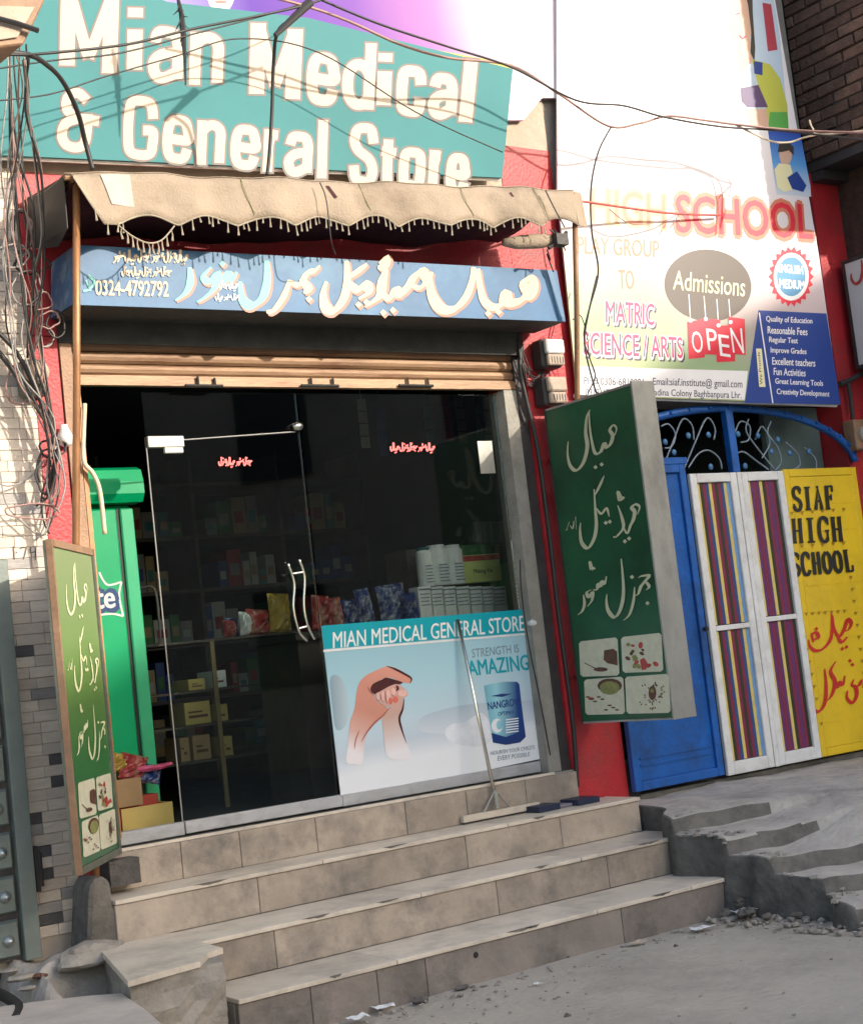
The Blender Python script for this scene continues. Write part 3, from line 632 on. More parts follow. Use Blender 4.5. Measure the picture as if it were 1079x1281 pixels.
# left shelf behind the door
ls = thing('left_shelf_rack', 'low dark rack of cartons behind the glass door', 'rack', (3.8, 1.2, .71))
zt = {}
for i, py in enumerate((800, 862, 905, 950)):
    z = atY(260, py, 1.2).z; zt[i] = z; bx('rack_board', (3.35, 1.18, z - .012), (4.5, 1.6, z), M['shelfwood'], ls)
for px in (268, 420): x = atY(px, 870, 1.2).x; bx('rack_post', (x - .012, 1.165, .71), (x + .012, 1.179, zt[0] - .013), mat('dull brass post', (.25, .18, .08), .4, .2), ls)
for (xa, xb, t, lv, m, lab) in ((232, 262, 876, 2, 'cardyellow', 'yellowed carton lying on the rack behind the glass door'), (240, 256, 848, 1, 'cardyellow', 'small yellowed carton, highest in the rack'), (222, 236, 922, 3, 'carton', 'brown carton at the left end of the lowest rack board'), (238, 262, 918, 3, 'carton', 'brown carton second on the lowest rack board'), (272, 282, 838, 1, 'paper_white', 'white packet behind the brass rack post'), (272, 284, 880, 2, 'cardyellow', 'buff packet right of the brass rack post'), (275, 290, 920, 3, 'cardyellow', 'buff packet low beside the brass rack post')):
    o, a, b = goodsthing('rack_carton', lab, 'box', xa, t, xb, 900, 1.24, .2, M[m], None, zt[lv] + .001, bevel=.003)
    zz = zt[lv]; MB().box((a[0] + .02, 1.237, zz + (b[2] - zz) * .3), (b[0] - .02, 1.2392, zz + (b[2] - zz) * .42)).box((a[0] + .02, 1.237, zz + (b[2] - zz) * .52), (b[0] - .05, 1.2392, zz + (b[2] - zz) * .60)).build('printed_label', M['ink_brown'], o)
for (px, m, w, h, lab) in ((285, 'packred', 16, 24, 'small red packet on top of the low rack'), (305, 'paper_white', 14, 34, 'white packet on the low rack top'), (322, 'packred', 34, 36, 'bulging red bag on the low rack top'), (350, 'packyellow', 34, 56, 'gold bag on the low rack near the door handles'), (300, 'packblue', 20, 28, 'blue packet tucked between the bags on the low rack')):
    c = atY(px, 780, 1.3); s = 7.8 / 1900
    pillow(c.x, 1.3 + (.1 if px == 300 else 0), zt[0] + .002, w * s * 1.2, h * s, .10, M[m], 'soft_bag', lab, 'bag', None, .08, .2)
# hanging sachet strips
for i, (px, py) in enumerate(((455, 530), (478, 540), (538, 538), (560, 522), (577, 525), (600, 520), (612, 528), (625, 524))):
    c = atY(px, py, 1.0 + .1 * (i % 3)); mb = MB()
    for k in range(4): mb.box((c.x - .03, c.y, c.z + .08 - k * .075), (c.x + .03, c.y + .008, c.z + .148 - k * .075))
    mb.tube([(c.x, c.y + .004, c.z + .14), (c.x, c.y + .004, 3.05)], .002)
    o = mb.build('sachet_strip', goods[i % 7], None, at=(c.x, c.y, c.z)); tag(o, 'hanging strip of %s sachets under the shop ceiling' % desc[i % 7], 'sachet strip', 'sachet strips under the shop ceiling')
# boxes at the fridge foot
s = thing('display_box', 'yellow brown open carton on the floor by the doorway', 'box', tuple(atY(180, 1025, .3)))
a = atY(152, 1020, .28); b = atY(214, 988, .28)
bx('front_panel', (a.x, .28, .712), (b.x, .29, .86), M['cardyellow'], s); bx('side_panel', (b.x - .012, .292, .712), (b.x, .5, .86), M['cardyellow'], s); bx('inner_lining', (a.x, .40, .78), (b.x - .014, .5, .90), mat('red card', (.45, .05, .03), .6, .1), s)
for (px, py, r, m, lab) in ((165, 965, .07, 'packred', 'orange red bundle of sachets in front of the fridge'), (188, 968, .05, 'packblue', 'dark packet under the pink wrapper by the fridge'), (150, 955, .05, 'packyellow', 'clear straw coloured bundle at the fridge foot')):
    c = atY(px, py + 12, .40); pillow(c.x, .40, c.z, r * 2.3, r * 1.8, r * 1.2, M[m], 'wrapped_bundle', lab, 'bundle', None, .3, .2)
c = atY(150, 985, .34); goodsthing('small_carton', 'small brown carton left behind the open carton', 'box', 147, 972, 176, 990, .36, .04, M['carton'], None, .862)
c = atY(193, 960, .36); o = MB().blob((0, 0, 0), .045, 1.6, .6, .5, .4, 2).build('pink_wrapper', mat('pink wrapper', (.75, .12, .25), .3, .4, 30), None, at=(0, 0, 0)); o.location = c; tag(o, 'bright pink wrapper beside the fridge base', 'wrapper')
# ================================================================== BIG TEAL SIGN
BP = Pl((0, -.11, 0), (0, 1, 0)); f = BP.P
bs = thing('shop_name_board', 'wide teal board reading Mian Medical & General Store above the awning', 'sign', tuple(BP.P(340, 215)))
W0 = 0.0
pts = [BP.P(*q) for q in ((-40, 192), (628, 222), (641, 86), (385, 22), (210, 2))]
# the board runs on past the top left of the frame: finish it as a plain upright panel there
pts += [BP.P(60, -55), BP.P(-60, -60)]
MB().slab(pts, (0, .05, 0)).build('vinyl_sheet', M['teal'], bs)
mb = MB()
for a, b in (((-40, 192), (628, 222)), ((628, 222), (641, 86))):
    A, B = BP.P(*a), BP.P(*b); mb.tube([A + Vector((0, .03, 0)), B + Vector((0, .03, 0))], .012, 6)
mb.build('board_frame', M['white'], bs)
def lettering(s, quad, bold, out, parent, name, m1, m2, f, l=.004):
    text_q(MB(), s, f, quad, bold + out, l, base=bold).build(name + '_outline', m2, parent)
    text_q(MB(), s, f, quad, bold, l + .004).build(name, m1, parent)
# per-word quads follow the photographed baselines
def q4(bl, br, tr, tl): return [bl, br, tr, tl]
GB = dict(M=[[(0, 1), (0, 0)], [(1, 1), (1, 0)], [(.06, 0), (.5, .92)], [(.94, 0), (.5, .92)]], i=[[(.5, .96), (.5, .37)], [(.5, .12), (.5, .02)]], l=[[(.5, 1), (.5, 0)]],
 a=[[(.02, .26), (.15, .04), (.5, 0), (.85, .04), (1, .25), (1, .6), (1, .98)], [(1, .42), (.35, .5), (0, .7), (.1, .95), (.45, 1), (1, .82)]],
 n=[[(0, 1), (0, 0)], [(0, .2), (.3, .03), (.7, 0), (1, .16), (1, .6), (1, 1)]],
 e=[[(0, .5), (1, .5), (1, .3), (.85, .05), (.5, 0), (.15, .05), (0, .3), (0, .7), (.15, .95), (.5, 1), (.85, .95), (1, .72)]],
 d=[[(1, 0), (1, 1)], [(1, .46), (.7, .34), (.3, .34), (0, .5), (0, .82), (.3, 1), (.7, 1), (1, .86)]],
 c=[[(1, .32), (.9, .05), (.5, 0), (.1, .05), (0, .3), (0, .7), (.1, .95), (.5, 1), (.9, .95), (1, .66)]],
 G=[[(1, .30), (.9, .05), (.5, 0), (.1, .05), (0, .3), (0, .7), (.1, .95), (.5, 1), (.9, .95), (1, .78), (1, .54), (.6, .54)]],
 r=[[(0, 1), (0, 0)], [(0, .3), (.35, .06), (1, .04)]],
 S=[[(1, .27), (.85, .03), (.5, 0), (.12, .05), (0, .25), (.2, .42), (.8, .58), (1, .78), (.85, .97), (.5, 1), (.12, .95), (0, .72)]],
 t=[[(.35, 0), (.35, .5), (.38, .85), (.6, 1), (1, .98)], [(0, .28), (1, .28)]],
 o=[[(0, .5), (0, .3), (.1, .05), (.5, 0), (.9, .05), (1, .3), (1, .7), (.9, .95), (.5, 1), (.1, .95), (0, .7), (0, .5)]])
GB['&'] = [[(.72, .12), (.42, 0), (.12, .12), (.14, .35), (.5, .46)], [(.5, .46), (.12, .58), (0, .8), (.15, .97), (.5, 1), (.74, .86), (.78, .36)], [(.5, .46), (1, .46)]]
def bold_letter(ch, quad, parent, w):
    BL, BR, TR, TL = quad; wd = BR[0] - BL[0]; hd = BL[1] - TL[1]
    W_s = min(w, wd); ix = W_s / 2 / wd; iy = W_s * .42 / hd
    o2 = None
    for ex, m_, nm, l in ((5.0, M['brownline'], 'letter_outline', .003), (0, M['cream'], 'letter', .006)):
        mb = MB(); mb.k = 0
        for si, s in enumerate(GB[ch]):
            pts = []
            for gx, gy in s:
                u = ix + (1 - 2 * ix) * gx if ix < .49 else .5; v = iy + (1 - 2 * iy) * gy
                x = TL[0] * (1 - u) * (1 - v) + TR[0] * u * (1 - v) + BR[0] * u * v + BL[0] * (1 - u) * v; y = TL[1] * (1 - u) * (1 - v) + TR[1] * u * (1 - v) + BR[1] * u * v + BL[1] * (1 - u) * v
                pts.append((x, y))
            e_ = (W_s * .42 if ch != 'i' else 2) + ex / 2
            if ch == 'M' and si > 1: e_ = ex / 2
            def ext(p, q, e): d = math.hypot(p[0] - q[0], p[1] - q[1]); return (p[0] + (p[0] - q[0]) / d * e, p[1] + (p[1] - q[1]) / d * e)
            if len(s) == 2: pts = [ext(pts[0], pts[1], e_), ext(pts[1], pts[0], e_)]
            else: pts = [ext(pts[0], pts[1], ex / 2)] + pts[1:-1] + [ext(pts[-1], pts[-2], ex / 2)]
            stroke(mb, f, pts, (W_s if not (ch == 'M' and si > 1) else W_s * .72) + ex, l, n=1 if len(s) == 2 else 5)
        mb.build(nm, m_, parent)
for ch, q in (('M', ((74, 80), (146, 93), (149, 0), (76, -16))), ('i', ((157, 94), (178, 98), (180, 4), (159, 0))), ('a', ((184, 100), (228, 107), (230, 37), (187, 31))), ('n', ((236, 105), (278, 110), (280, 44), (238, 39))),
              ('M', ((311, 116), (375, 125), (379, 38), (313, 27))), ('e', ((382, 128), (422, 134), (425, 69), (385, 64))), ('d', ((427, 132), (467, 138), (471, 55), (431, 49))),
              ('i', ((470, 138), (488, 141), (491, 61), (473, 58))), ('c', ((494, 142), (531, 147), (534, 85), (497, 81))), ('a', ((534, 146), (570, 151), (573, 95), (537, 90))), ('l', ((573, 151), (590, 154), (597, 75), (581, 73))),
              ('&', ((70, 186), (122, 193), (127, 116), (74, 107))), ('G', ((153, 196), (196, 202), (198, 124), (156, 118))), ('e', ((202, 201), (239, 206), (242, 147), (205, 143))), ('n', ((245, 205), (280, 210), (282, 153), (247, 150))),
              ('e', ((287, 209), (323, 214), (326, 159), (290, 155))), ('r', ((328, 214), (351, 217), (354, 163), (330, 161))), ('a', ((354, 218), (389, 223), (392, 167), (357, 164))), ('l', ((395, 222), (409, 224), (411, 151), (397, 149))),
              ('S', ((435, 230), (471, 234), (474, 157), (438, 153))), ('t', ((474, 233), (494, 236), (497, 171), (477, 168))), ('o', ((497, 235), (530, 239), (533, 187), (500, 184))), ('r', ((534, 240), (554, 242), (557, 189), (537, 187))), ('e', ((556, 242), (585, 246), (588, 194), (559, 191)))):
    bold_letter(ch, q, bs, 19 if ch == 'M' else 19 if ch in 'il' and q[0][1] < 160 else 13.8 if q[0][1] < 160 else 12.2)
# ---- the larger hoarding above
UP = Pl((0, -.035, 0), (0, 1, 0)); f = UP.P
ub = thing('upper_hoarding', 'purple to pink hoarding with a yellow edge showing above the teal board', 'banner', (4.0, -.035, 4.5))
M['purple'] = grad_mat('hoarding print and glare', [(0, (.42, .40, .62)), (.25, (.13, .07, .33)), (.45, (.20, .10, .36)), (.62, (.42, .20, .42)), (.80, (.74, .62, .70)), (1, (.84, .80, .82))], f(150, 10), f(760, 60), .8, .02, .1)  # pale right end of the colour run stands in for sun glare
M['paleyellow'] = mat('hoarding yellow', (.48, .40, .09), .7, .05)
MB().slab([f(-60, 150), f(655, 150), f(678, 122), f(697, 122), f(697, -150), f(-60, -150)], (0, .02, 0)).build('printed_sheet', M['purple'], ub)
mb = MB(); poly_q(mb, f, [(285, 14), (360, 24), (480, 50), (641, 80), (641, 92), (480, 64), (360, 42), (285, 36)], .003); mb.build('yellow_swoosh', M['paleyellow'], ub)
mb = MB(); poly_q(mb, f, ell(276, -8, 17, 24, 20), .003); mb.build('printed_chin', mat('printed pale face', (.80, .58, .52), .4, .06), ub)
poly_q(MB(), f, ell(276, 2, 8, 2.2, 12), .006).build('printed_lips', M['ink_red'], ub)

# ================================================================== BLUE FASCIA BOX
FY = -.30; FP = Pl((0, FY - .003, 0), (0, 1, 0)); f = FP.P
bf = thing('blue_sign_box', 'blue box sign with cream and mint Urdu lettering under the awning', 'sign', tuple(f(400, 390)))
A = [atY(*q, FY) for q in ((94, 381), (707, 402), (696, 338), (94, 306))]
MB().slab(A, (0, .004, 0)).build('front_panel', M['blueface'], bf)
BB = [p + Vector((0, .005, 0)) for p in A]
def wallward(p, k=.27): return p + Vector((0, k, 0))
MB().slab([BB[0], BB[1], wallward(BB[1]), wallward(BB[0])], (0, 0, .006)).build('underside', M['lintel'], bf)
MB().slab([BB[3], BB[2], wallward(BB[2]), wallward(BB[3])], (0, 0, -.006)).build('top_sheet', M['blueside'], bf)
MB().slab([BB[0] + Vector((0, 0, .007)), BB[3] - Vector((0, 0, .007)), wallward(BB[3]) - Vector((0, 0, .007)), wallward(BB[0]) + Vector((0, 0, .007))], (-.005, 0, 0)).build('side_panel', M['blueside'], bf)
MB().slab([BB[1] + Vector((0, 0, .007)), BB[2] - Vector((0, 0, .007)), wallward(BB[2]) - Vector((0, 0, .007)), wallward(BB[1]) + Vector((0, 0, .007))], (.005, 0, 0)).build('side_panel', M['blueside'], bf)
poly_q(MB(), f, [(684, 338), (691, 338), (706, 397), (699, 400)], .0).build('dark_stripe', M['navy'], bf)
def big(k, col_m, name, W=14.5):
    """k: list of strokes (px points), then dots"""
    for dx, dy, mm, nm, ex, l in ((2.2, 2.2, M['peach'], 'letter_shadow', 2.6, .0005), (0, 0, col_m, name, 0, .003)):
        mb = MB()
        for s in k:
            if len(s) == 1: dot(mb, f, s[0][0] + dx, s[0][1] + dy, 4.2 + ex * .4, l)
            else: stroke(mb, f, [(x + dx, y + dy) for x, y in s], W + ex, l, pen=None if False else -35, taper=(.45, .35))
        mb.build(nm, mm, bf)
big([[(592, 334), (590, 352), (582, 372), (568, 386), (552, 386), (541, 372), (537, 352), (540, 340)],
     [(597, 336), (600, 358), (605, 376), (616, 384), (627, 380), (632, 366), (636, 378), (650, 376), (659, 366), (655, 354), (664, 348), (669, 360), (664, 373), (655, 371)],
     [(610, 392)], [(623, 390)]], M['letter'], 'painted_word')
big([[(433, 326), (434, 350), (430, 372), (418, 388), (407, 384), (404, 368), (408, 352)],
     [(459, 330), (446, 340), (434, 348)], [(434, 352), (446, 362), (457, 356), (460, 366), (448, 374)],
     [(483, 336), (478, 352), (474, 370), (456, 384)], [(478, 366), (486, 374), (494, 362), (500, 368), (510, 358), (518, 346), (528, 340), (532, 352), (524, 360), (514, 356)],
     [(448, 381)], [(458, 378)], [(479, 391)], [(491, 388)], [(474, 330), (482, 324), (480, 334), (472, 334)]], M['letter'], 'painted_word')
big([[(333, 326), (334, 350), (328, 372), (314, 382), (303, 374), (300, 352)]], M['cyanletter'], 'painted_word')
big([[(362, 350), (355, 370), (342, 388), (333, 390)], [(362, 352), (374, 356), (384, 342), (394, 338), (400, 332)], [(376, 348), (386, 362), (379, 366)], [(386, 374)]], M['letter'], 'painted_word', 11.5)
big([[(264, 334), (254, 346), (262, 352), (272, 342), (268, 360), (256, 372), (246, 378)], [(237, 334), (238, 352), (232, 366), (219, 376)], [(272, 348), (280, 352), (284, 342), (290, 350), (296, 340)], [(278, 330)]], M['cyanletter'], 'painted_word', 11.5)
text_q(MB(), '0324-4792792', f, [(119, 369), (211, 371), (211, 352), (119, 350)], .03, .003).build('phone_number', M['letter'], bf)
mb = MB(); small_urdu(mb, f, 140, 312, 96, 19, [0, 2, 3, 1, 0, 3], 2.6); small_urdu(mb, f, 152, 333, 62, 15, [1, 3, 2, 0, 1], 2.0); mb.build('small_urdu_lettering', M['letter'], bf)
mb = MB(); small_urdu(mb, f, 274, 350, 24, 14, [0, 1], 1.8); small_urdu(mb, f, 269, 367, 30, 10, [2, 3, 0], 1.5); mb.build('small_white_lettering', M['paper_white'], bf)
mb = MB(); stroke(mb, f, [(108, 350), (113, 360), (118, 352), (110, 344)], 3, .003); stroke(mb, f, [(104, 364), (114, 362)], 3, .003); mb.build('mint_mark', M['cyanletter'], bf)

# ================================================================== AWNING
AY = -.50
aw = thing('awning', 'tan canvas awning with scalloped fringed edge over the shop front', 'awning', (4.1, -.25, 3.6))
xa, xb = 2.62, 5.44
def zt_(x): return 3.632 + (3.80 - 3.632) * (x - 2.622) / (5.518 - 2.622) + .006 * math.sin(x * 9) + .004 * math.sin(x * 21)
def zb_(x): return 3.400 + (3.582 - 3.400) * (x - 2.797) / (5.414 - 2.797)
def scal(x): t = ((x - 2.797) / .2993) % 1.0; return (.044 + .006 * math.sin(x * 5)) * math.sin(math.pi * t) ** 1.15
def vy(x, k): return AY - .03 * k + .014 * math.sin(x * 13 + 1) * k + .007 * math.sin(x * 31) * k + .010 * math.sin(x * 4.3 + k * 2.5) * math.sin(k * 3.1)
mb = MB(); N = 280; K = 5
x_r = 5.47
for i in range(N + 1):
    x = 2.625 + (x_r - 2.625) * i / N
    b = zb_(x) + scal(x); t = zt_(x)
    if x < 2.80: b = t - (t - zb_(x)) * min(1, (x - 2.618) / .12 * .9 + .1)
    for j in range(K + 1):
        k = j / K; mb.v.append(Vector((x, vy(x, k), t + (b - t) * k)))
hole = lambda i, j: False
for i in range(N):
    for j in range(K): a = i * (K + 1) + j; mb.f.append((a, a + 1, a + K + 2, a + K + 1))
v1 = mb.build('valance', M['canvas'], aw, smooth=True)
mod = v1.modifiers.new('s', 'SOLIDIFY'); mod.thickness = .004
mb = MB()   # folded right end of the valance
E0 = [(x_r, vy(x_r, 0), zt_(x_r)), (x_r, vy(x_r, 1), zb_(x_r) + .01), (5.60, AY + .05, zb_(x_r) + .03), (5.575, AY + .04, zt_(x_r) + .01)]
mb.slab([Vector(e) + Vector((.002, 0, 0)) for e in E0], (.0, .005, 0)).build('valance_end_flap', M['canvas'], aw)
mb = MB(); N2 = 60
for i in range(N2 + 1):
    x = 2.60 + (5.5 - 2.60) * i / N2
    for j in range(7):
        k = j / 6; sag = .02 * math.sin(k * math.pi) * (1 + .6 * math.sin(x * 5.0))
        mb.v.append(Vector((x, AY + .006 + (.45) * k, zt_(x) + .005 + (.035) * k - sag)))
for i in range(N2):
    for j in range(6): a = i * 7 + j; mb.f.append((a, a + 1, a + 8, a + 7))
o = mb.build('canopy_sheet', [M['canvas']], aw, smooth=True); mod = o.modifiers.new('s', 'SOLIDIFY'); mod.thickness = .004
mb = MB()
for i in range(N2 + 1):
    x = 2.63 + (5.3 - 2.63) * i / N2
    for j in range(7):
        k = j / 6; mb.v.append(Vector((x, AY + .03 + .43 * k, zt_(x) - .035 - .13 * math.sin(k * math.pi * .55) - .015 * math.sin(x * 6 + k * 5))))
for i in range(N2):
    for j in range(6): a = i * 7 + j; mb.f.append((a, a + 1, a + 8, a + 7))
o = mb.build('lining', M['canvas_in'], aw, smooth=True); mod = o.modifiers.new('s', 'SOLIDIFY'); mod.thickness = .003
MB().tube([(2.6, AY + .015, zt_(2.6) - .012), (5.5, AY + .015, zt_(5.5) - .012)], .011, 8).build('front_bar', M['steel_brown'], aw)
for x in (2.64, 3.6, 4.6, 5.44): MB().tube([(x, AY + .02, zt_(x) - .02), (x, -.003, zt_(x) - .06)], .009, 6).build('side_arm', M['steel_brown'], aw)
MB().tube([(5.02, AY + .07, 3.50), (5.1, AY + .07, 3.505), (5.25, AY + .06, 3.52), (5.35, AY + .06, 3.53)], [.02, .035, .04, .03], 10).build('rolled_canvas', M['canvas'], aw, smooth=True)
mb = MB()
c = Vector((5.37, AY + .02, 3.52)); mb.box(c - Vector((.05, .03, .03)), c + Vector((.03, .03, .03))).tube([c + Vector((-.09, 0, -.05)), c, c + Vector((.05, 0, .05))], .01, 6)
for k in range(10): mb.tube([c, c + Vector((random.uniform(-.07, .05), random.uniform(-.02, .02), random.uniform(-.09, .06)))], .004, 5)
mb.build('winding_gear', M['blacksteel'], aw)
mb = MB(); n = 0; x = 2.70
while x < 5.22:
    b = zb_(x) + scal(x) if x > 2.80 else zt_(x) - (zt_(x) - zb_(x)) * min(1, (x - 2.618) / .12 * .9 + .1)
    L = random.uniform(.024, .055); y = vy(x, 1) - .004; dx = random.uniform(-.006, .006)
    if not (2.83 < x < 3.06): mb.tube([(x, y, b + .004), (x + dx * .5, y, b - L * .5), (x + dx, y, b - L)], [.002, .003, .0055], 5)
    x += random.choice((.026, .03, .034, .05))
loop = smoothpts([(2.80, AY - .04, 3.40), (2.86, AY - .045, 3.352), (2.93, AY - .05, 3.325), (3.0, AY - .045, 3.345), (3.07, AY - .04, 3.415)], 6)
mb.tube(loop, .0035, 5)
for p in loop[2:-1:2]: mb.tube([p, p + Vector((random.uniform(-.006, .006), 0, -.022)), p + Vector((0, 0, -.05))], [.002, .003, .0055], 5)
mb.build('fringe', M['fringe'], aw, kind='stuff')
mb = MB(); pts = []
for i in range(200):
    x = 2.80 + (5.22 - 2.80) * i / 199; pts.append((x, vy(x, 1) - .004, zb_(x) + scal(x)))
mb.tube(pts, .0035, 5).build('edge_cord', M['fringe'], aw)
for x, dz in ((3.45, 0), (4.1, .01), (4.72, 0), (5.2, 0)):
    MB().tube([(x, vy(x, .02) - .003, zt_(x)), (x + .02, vy(x, .5) - .004, (zt_(x) + zb_(x)) / 2 + .02), (x + .045, vy(x, .9) - .004, zb_(x) + .06)], .0022, 4).build('seam', M['ink_olive'], aw)
af = Pl((0, AY - .034, 0), (0, 1, 0)).P
def on_val(name, m, c, off=.0045, n=8):
    """c: four corners as (x, share of the drop) on the valance"""
    mb = MB()
    for j in range(n + 1):
        for i in range(n + 1):
            u, v = i / n, j / n
            x = (c[0][0] * (1 - u) + c[1][0] * u) * (1 - v) + (c[3][0] * (1 - u) + c[2][0] * u) * v; k = (c[0][1] * (1 - u) + c[1][1] * u) * (1 - v) + (c[3][1] * (1 - u) + c[2][1] * u) * v
            mb.v.append(Vector((x, vy(x, k) - off, zt_(x) + (zb_(x) - zt_(x)) * k)))
    for j in range(n):
        for i in range(n): a = j * (n + 1) + i; mb.f.append((a, a + 1, a + n + 2, a + n + 1))
    return mb.build(name, m, aw, smooth=True)
on_val('white_patch', mat('whitened cloth patch', (.46, .40, .35), .8, .12, 8, .4, 30), [(2.755, .04), (2.895, .02), (2.905, .62), (2.79, .60)])
on_val('torn_slit', M['canvas_in'], [(3.905, .10), (3.925, .10), (3.96, .36), (3.945, .38)]); on_val('torn_slit', M['canvas_in'], [(5.03, .14), (5.045, .12), (5.075, .50), (5.06, .52)])

# ---- black sheet added at the left end for the shade on the wall
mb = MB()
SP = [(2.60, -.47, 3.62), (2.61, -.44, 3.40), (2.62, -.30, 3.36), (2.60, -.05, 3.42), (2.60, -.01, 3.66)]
mb.slab([Vector(p) for p in SP], (.004, 0, 0)).build('end_shade_sheet', M['black'], aw)
# ---- support poles
p = thing('support_pole', 'rusty orange pole left of the shutter holding the awning', 'pole', (2.62, -.18, .5))
MB().tube([(2.662, -.46, 3.60), (2.635, -.33, 2.75), (2.61, -.19, 1.95), (2.60, -.12, .45)], .0165, 10).build('rod', M['pole'], p, smooth=True)
MB().tube([(2.61, -.19, 1.99), (2.60, -.17, 1.95)], .022, 10).build('collar', M['pole'], p)
p = thing('support_pole', 'dark brown pole between the blue sign and the school banner', 'pole', (5.5, -.3, 2.5))
MB().tube([(5.47, -.50, 3.62), (5.50, -.4, 3.2), (5.61, -.14, 2.45), (5.64, -.06, 2.2)], .015, 10).build('rod', M['steel_brown'], p, smooth=True)
MB().box((5.60, -.07, 2.17), (5.68, -.004, 2.23)).build('wall_bracket', M['blacksteel'], p)

# ================================================================== GREEN BOX SIGNS
def sign_art(parent, F, mtext, mpic, lay=.002):
    S = 2.845
    def D(pts): return [(x, y) for x, y in pts]
    f = F; k = 1.0
    words = [
      ([[(108, 150), (96, 175), (92, 230), (98, 280), (85, 335), (60, 365), (38, 350), (28, 310), (30, 262)], [(104, 152), (106, 205), (114, 262), (126, 304), (146, 298), (158, 268), (166, 284), (182, 268), (188, 240), (178, 222), (190, 204), (202, 216), (196, 240)]], [(127, 354), (149, 344)]),
      ([[(122, 432), (126, 500), (130, 560), (122, 608), (100, 642), (78, 622), (72, 580), (74, 552)], [(158, 384), (142, 420), (124, 456)], [(130, 500), (148, 520), (166, 500), (176, 530)], [(206, 490), (220, 530), (226, 570), (200, 602), (190, 600)], [(226, 566), (240, 590), (252, 560), (262, 540), (266, 512), (256, 498), (270, 486), (284, 496), (276, 522)], [(208, 470), (206, 440), (216, 462), (226, 462), (216, 472), (206, 470)]], [(164, 552), (178, 548), (232, 618), (247, 608)]),
      ([[(218, 680), (224, 740), (226, 810), (214, 864), (194, 888), (172, 864), (166, 830), (168, 806)], [(266, 780), (262, 830), (248, 878), (226, 900)], [(262, 812), (278, 806), (288, 780), (300, 764), (318, 740), (290, 742), (280, 748)], [(300, 756), (318, 778), (306, 792)]], [(257, 745), (312, 838)]),
      ([[(166, 742), (160, 770), (150, 760), (146, 778), (136, 770), (132, 790), (118, 790)], [(112, 790), (96, 800), (104, 816), (116, 800), (114, 828), (98, 850)], [(84, 808), (88, 840), (80, 866), (64, 880)], [(108, 720), (106, 690), (114, 712), (124, 714), (112, 722)]], [])]
    for st_, ds in words:
        mb = MB()
        for s in st_: stroke(mb, f, D(s), 15 if len(s) > 5 else 12, lay, pen=-30, taper=(.3, .25))
        for x, y in ds: dot(mb, f, x, y, 8, lay)
        mb.build('painted_word', mtext, parent)
    mb = MB()
    for s in ([(56, 530), (58, 575)], [(50, 545), (46, 572), (36, 560)], [(34, 548), (24, 578)], [(28, 574), (20, 580)]): stroke(mb, f, s, 5, lay, taper=(.5, .3))
    mb.build('painted_word', mtext, parent)
    rr = random.Random(4)
    def rq(x0, y0, x1, y1, sk): return [(x0 + 8, y0), (x1 - 8, y0 - sk), (x1, y0 + 8 - sk), (x1 + 6, y1 - 8 - sk * .3), (x1 - 2, y1 - sk * .3), (x0 + 14, y1), (x0 + 5, y1 - 8), (x0, y0 + 8)]
    cells = [(68, 974, 206, 1100, 14), (218, 958, 362, 1086, 14), (86, 1110, 226, 1236, 10), (232, 1100, 388, 1232, 10)]
    for q, c in enumerate(cells):
        poly_q(MB(), f, rq(*c), lay).build('picture_panel', mpic, parent)
    mb = MB(); mr = MB(); mo = MB()
    L3 = lay + .003
    poly_q(mb, f, [(158, 1006), (190, 1000), (204, 1010), (206, 1060), (170, 1052), (156, 1040)], L3); poly_q(mb, f, ell(146, 1074, 26, 8, 10), L3); stroke(mb, f, [(88, 1050), (110, 1062), (128, 1070)], 3, L3)
    for q in range(16): poly_q(mr if q % 3 == 0 else mo if q % 3 == 1 else mb, f, ell(rr.uniform(232, 350), rr.uniform(980, 1070), rr.uniform(5, 13), rr.uniform(4, 9), 8, rr.uniform(0, 3)), L3 + .0001 * q)
    poly_q(mr, f, [(286, 1040), (300, 1032), (312, 1050), (308, 1074), (292, 1076)], L3 + .002)
    poly_q(mb, f, ell(178, 1132, 44, 26, 14), L3 + .0003); poly_q(mo, f, ell(178, 1140, 36, 24, 14), L3 + .002); poly_q(mr, f, ell(112, 1178, 12, 5, 8), L3)
    for q in range(9): poly_q(mb, f, ell(100 + q * 13, 1172 + (q % 3) * 8 + (30 if q > 4 else 0), 8, 3, 8), L3 + .0005 + .0001 * q)
    for q in range(40):
        a = rr.uniform(0, 6.28); r = rr.uniform(22, 52); poly_q(mb, f, ell(328 + r * math.cos(a), 1164 + r * math.sin(a), 4, 2.4, 6, a), L3 + .0005 + .00003 * q)
    poly_q(mb, f, ell(330, 1158, 14, 26, 12), L3 + .0022); poly_q(mo, f, ell(330, 1150, 7, 8, 10), L3 + .004)
    mb.build('picture_dark_print', M['ink_brown'], parent, kind='stuff'); mr.build('picture_red_print', M['ink_red'], parent, kind='stuff'); mo.build('picture_olive_print', M['ink_olive'], parent, kind='stuff')
GX = 5.45
Gp = Pl((GX - .004, 0, 0), (1, 0, 0))
gsn = thing('green_box_sign', 'dark green box sign with galvanised edge between the red pillar and the school gate', 'sign', (5.51, -.44, .96))
bx('vinyl_face', (GX, -.783, .962), (GX + .004, -.095, 2.664), M['signgreen'], gsn)
bx('metal_edge', (GX - .003, -.800, .948), (GX + .155, -.785, 2.690), M['galv'], gsn, bevel=.002)
bx('back_edge', (GX, -.093, .95), (GX + .155, -.08, 2.68), M['blacksteel'], gsn)
bx('metal_top', (GX, -.783, 2.667), (GX + .15, -.094, 2.68), M['galv'], gsn); bx('metal_bottom', (GX - .002, -.784, .95), (GX + .15, -.094, .960), M['galv'], gsn)
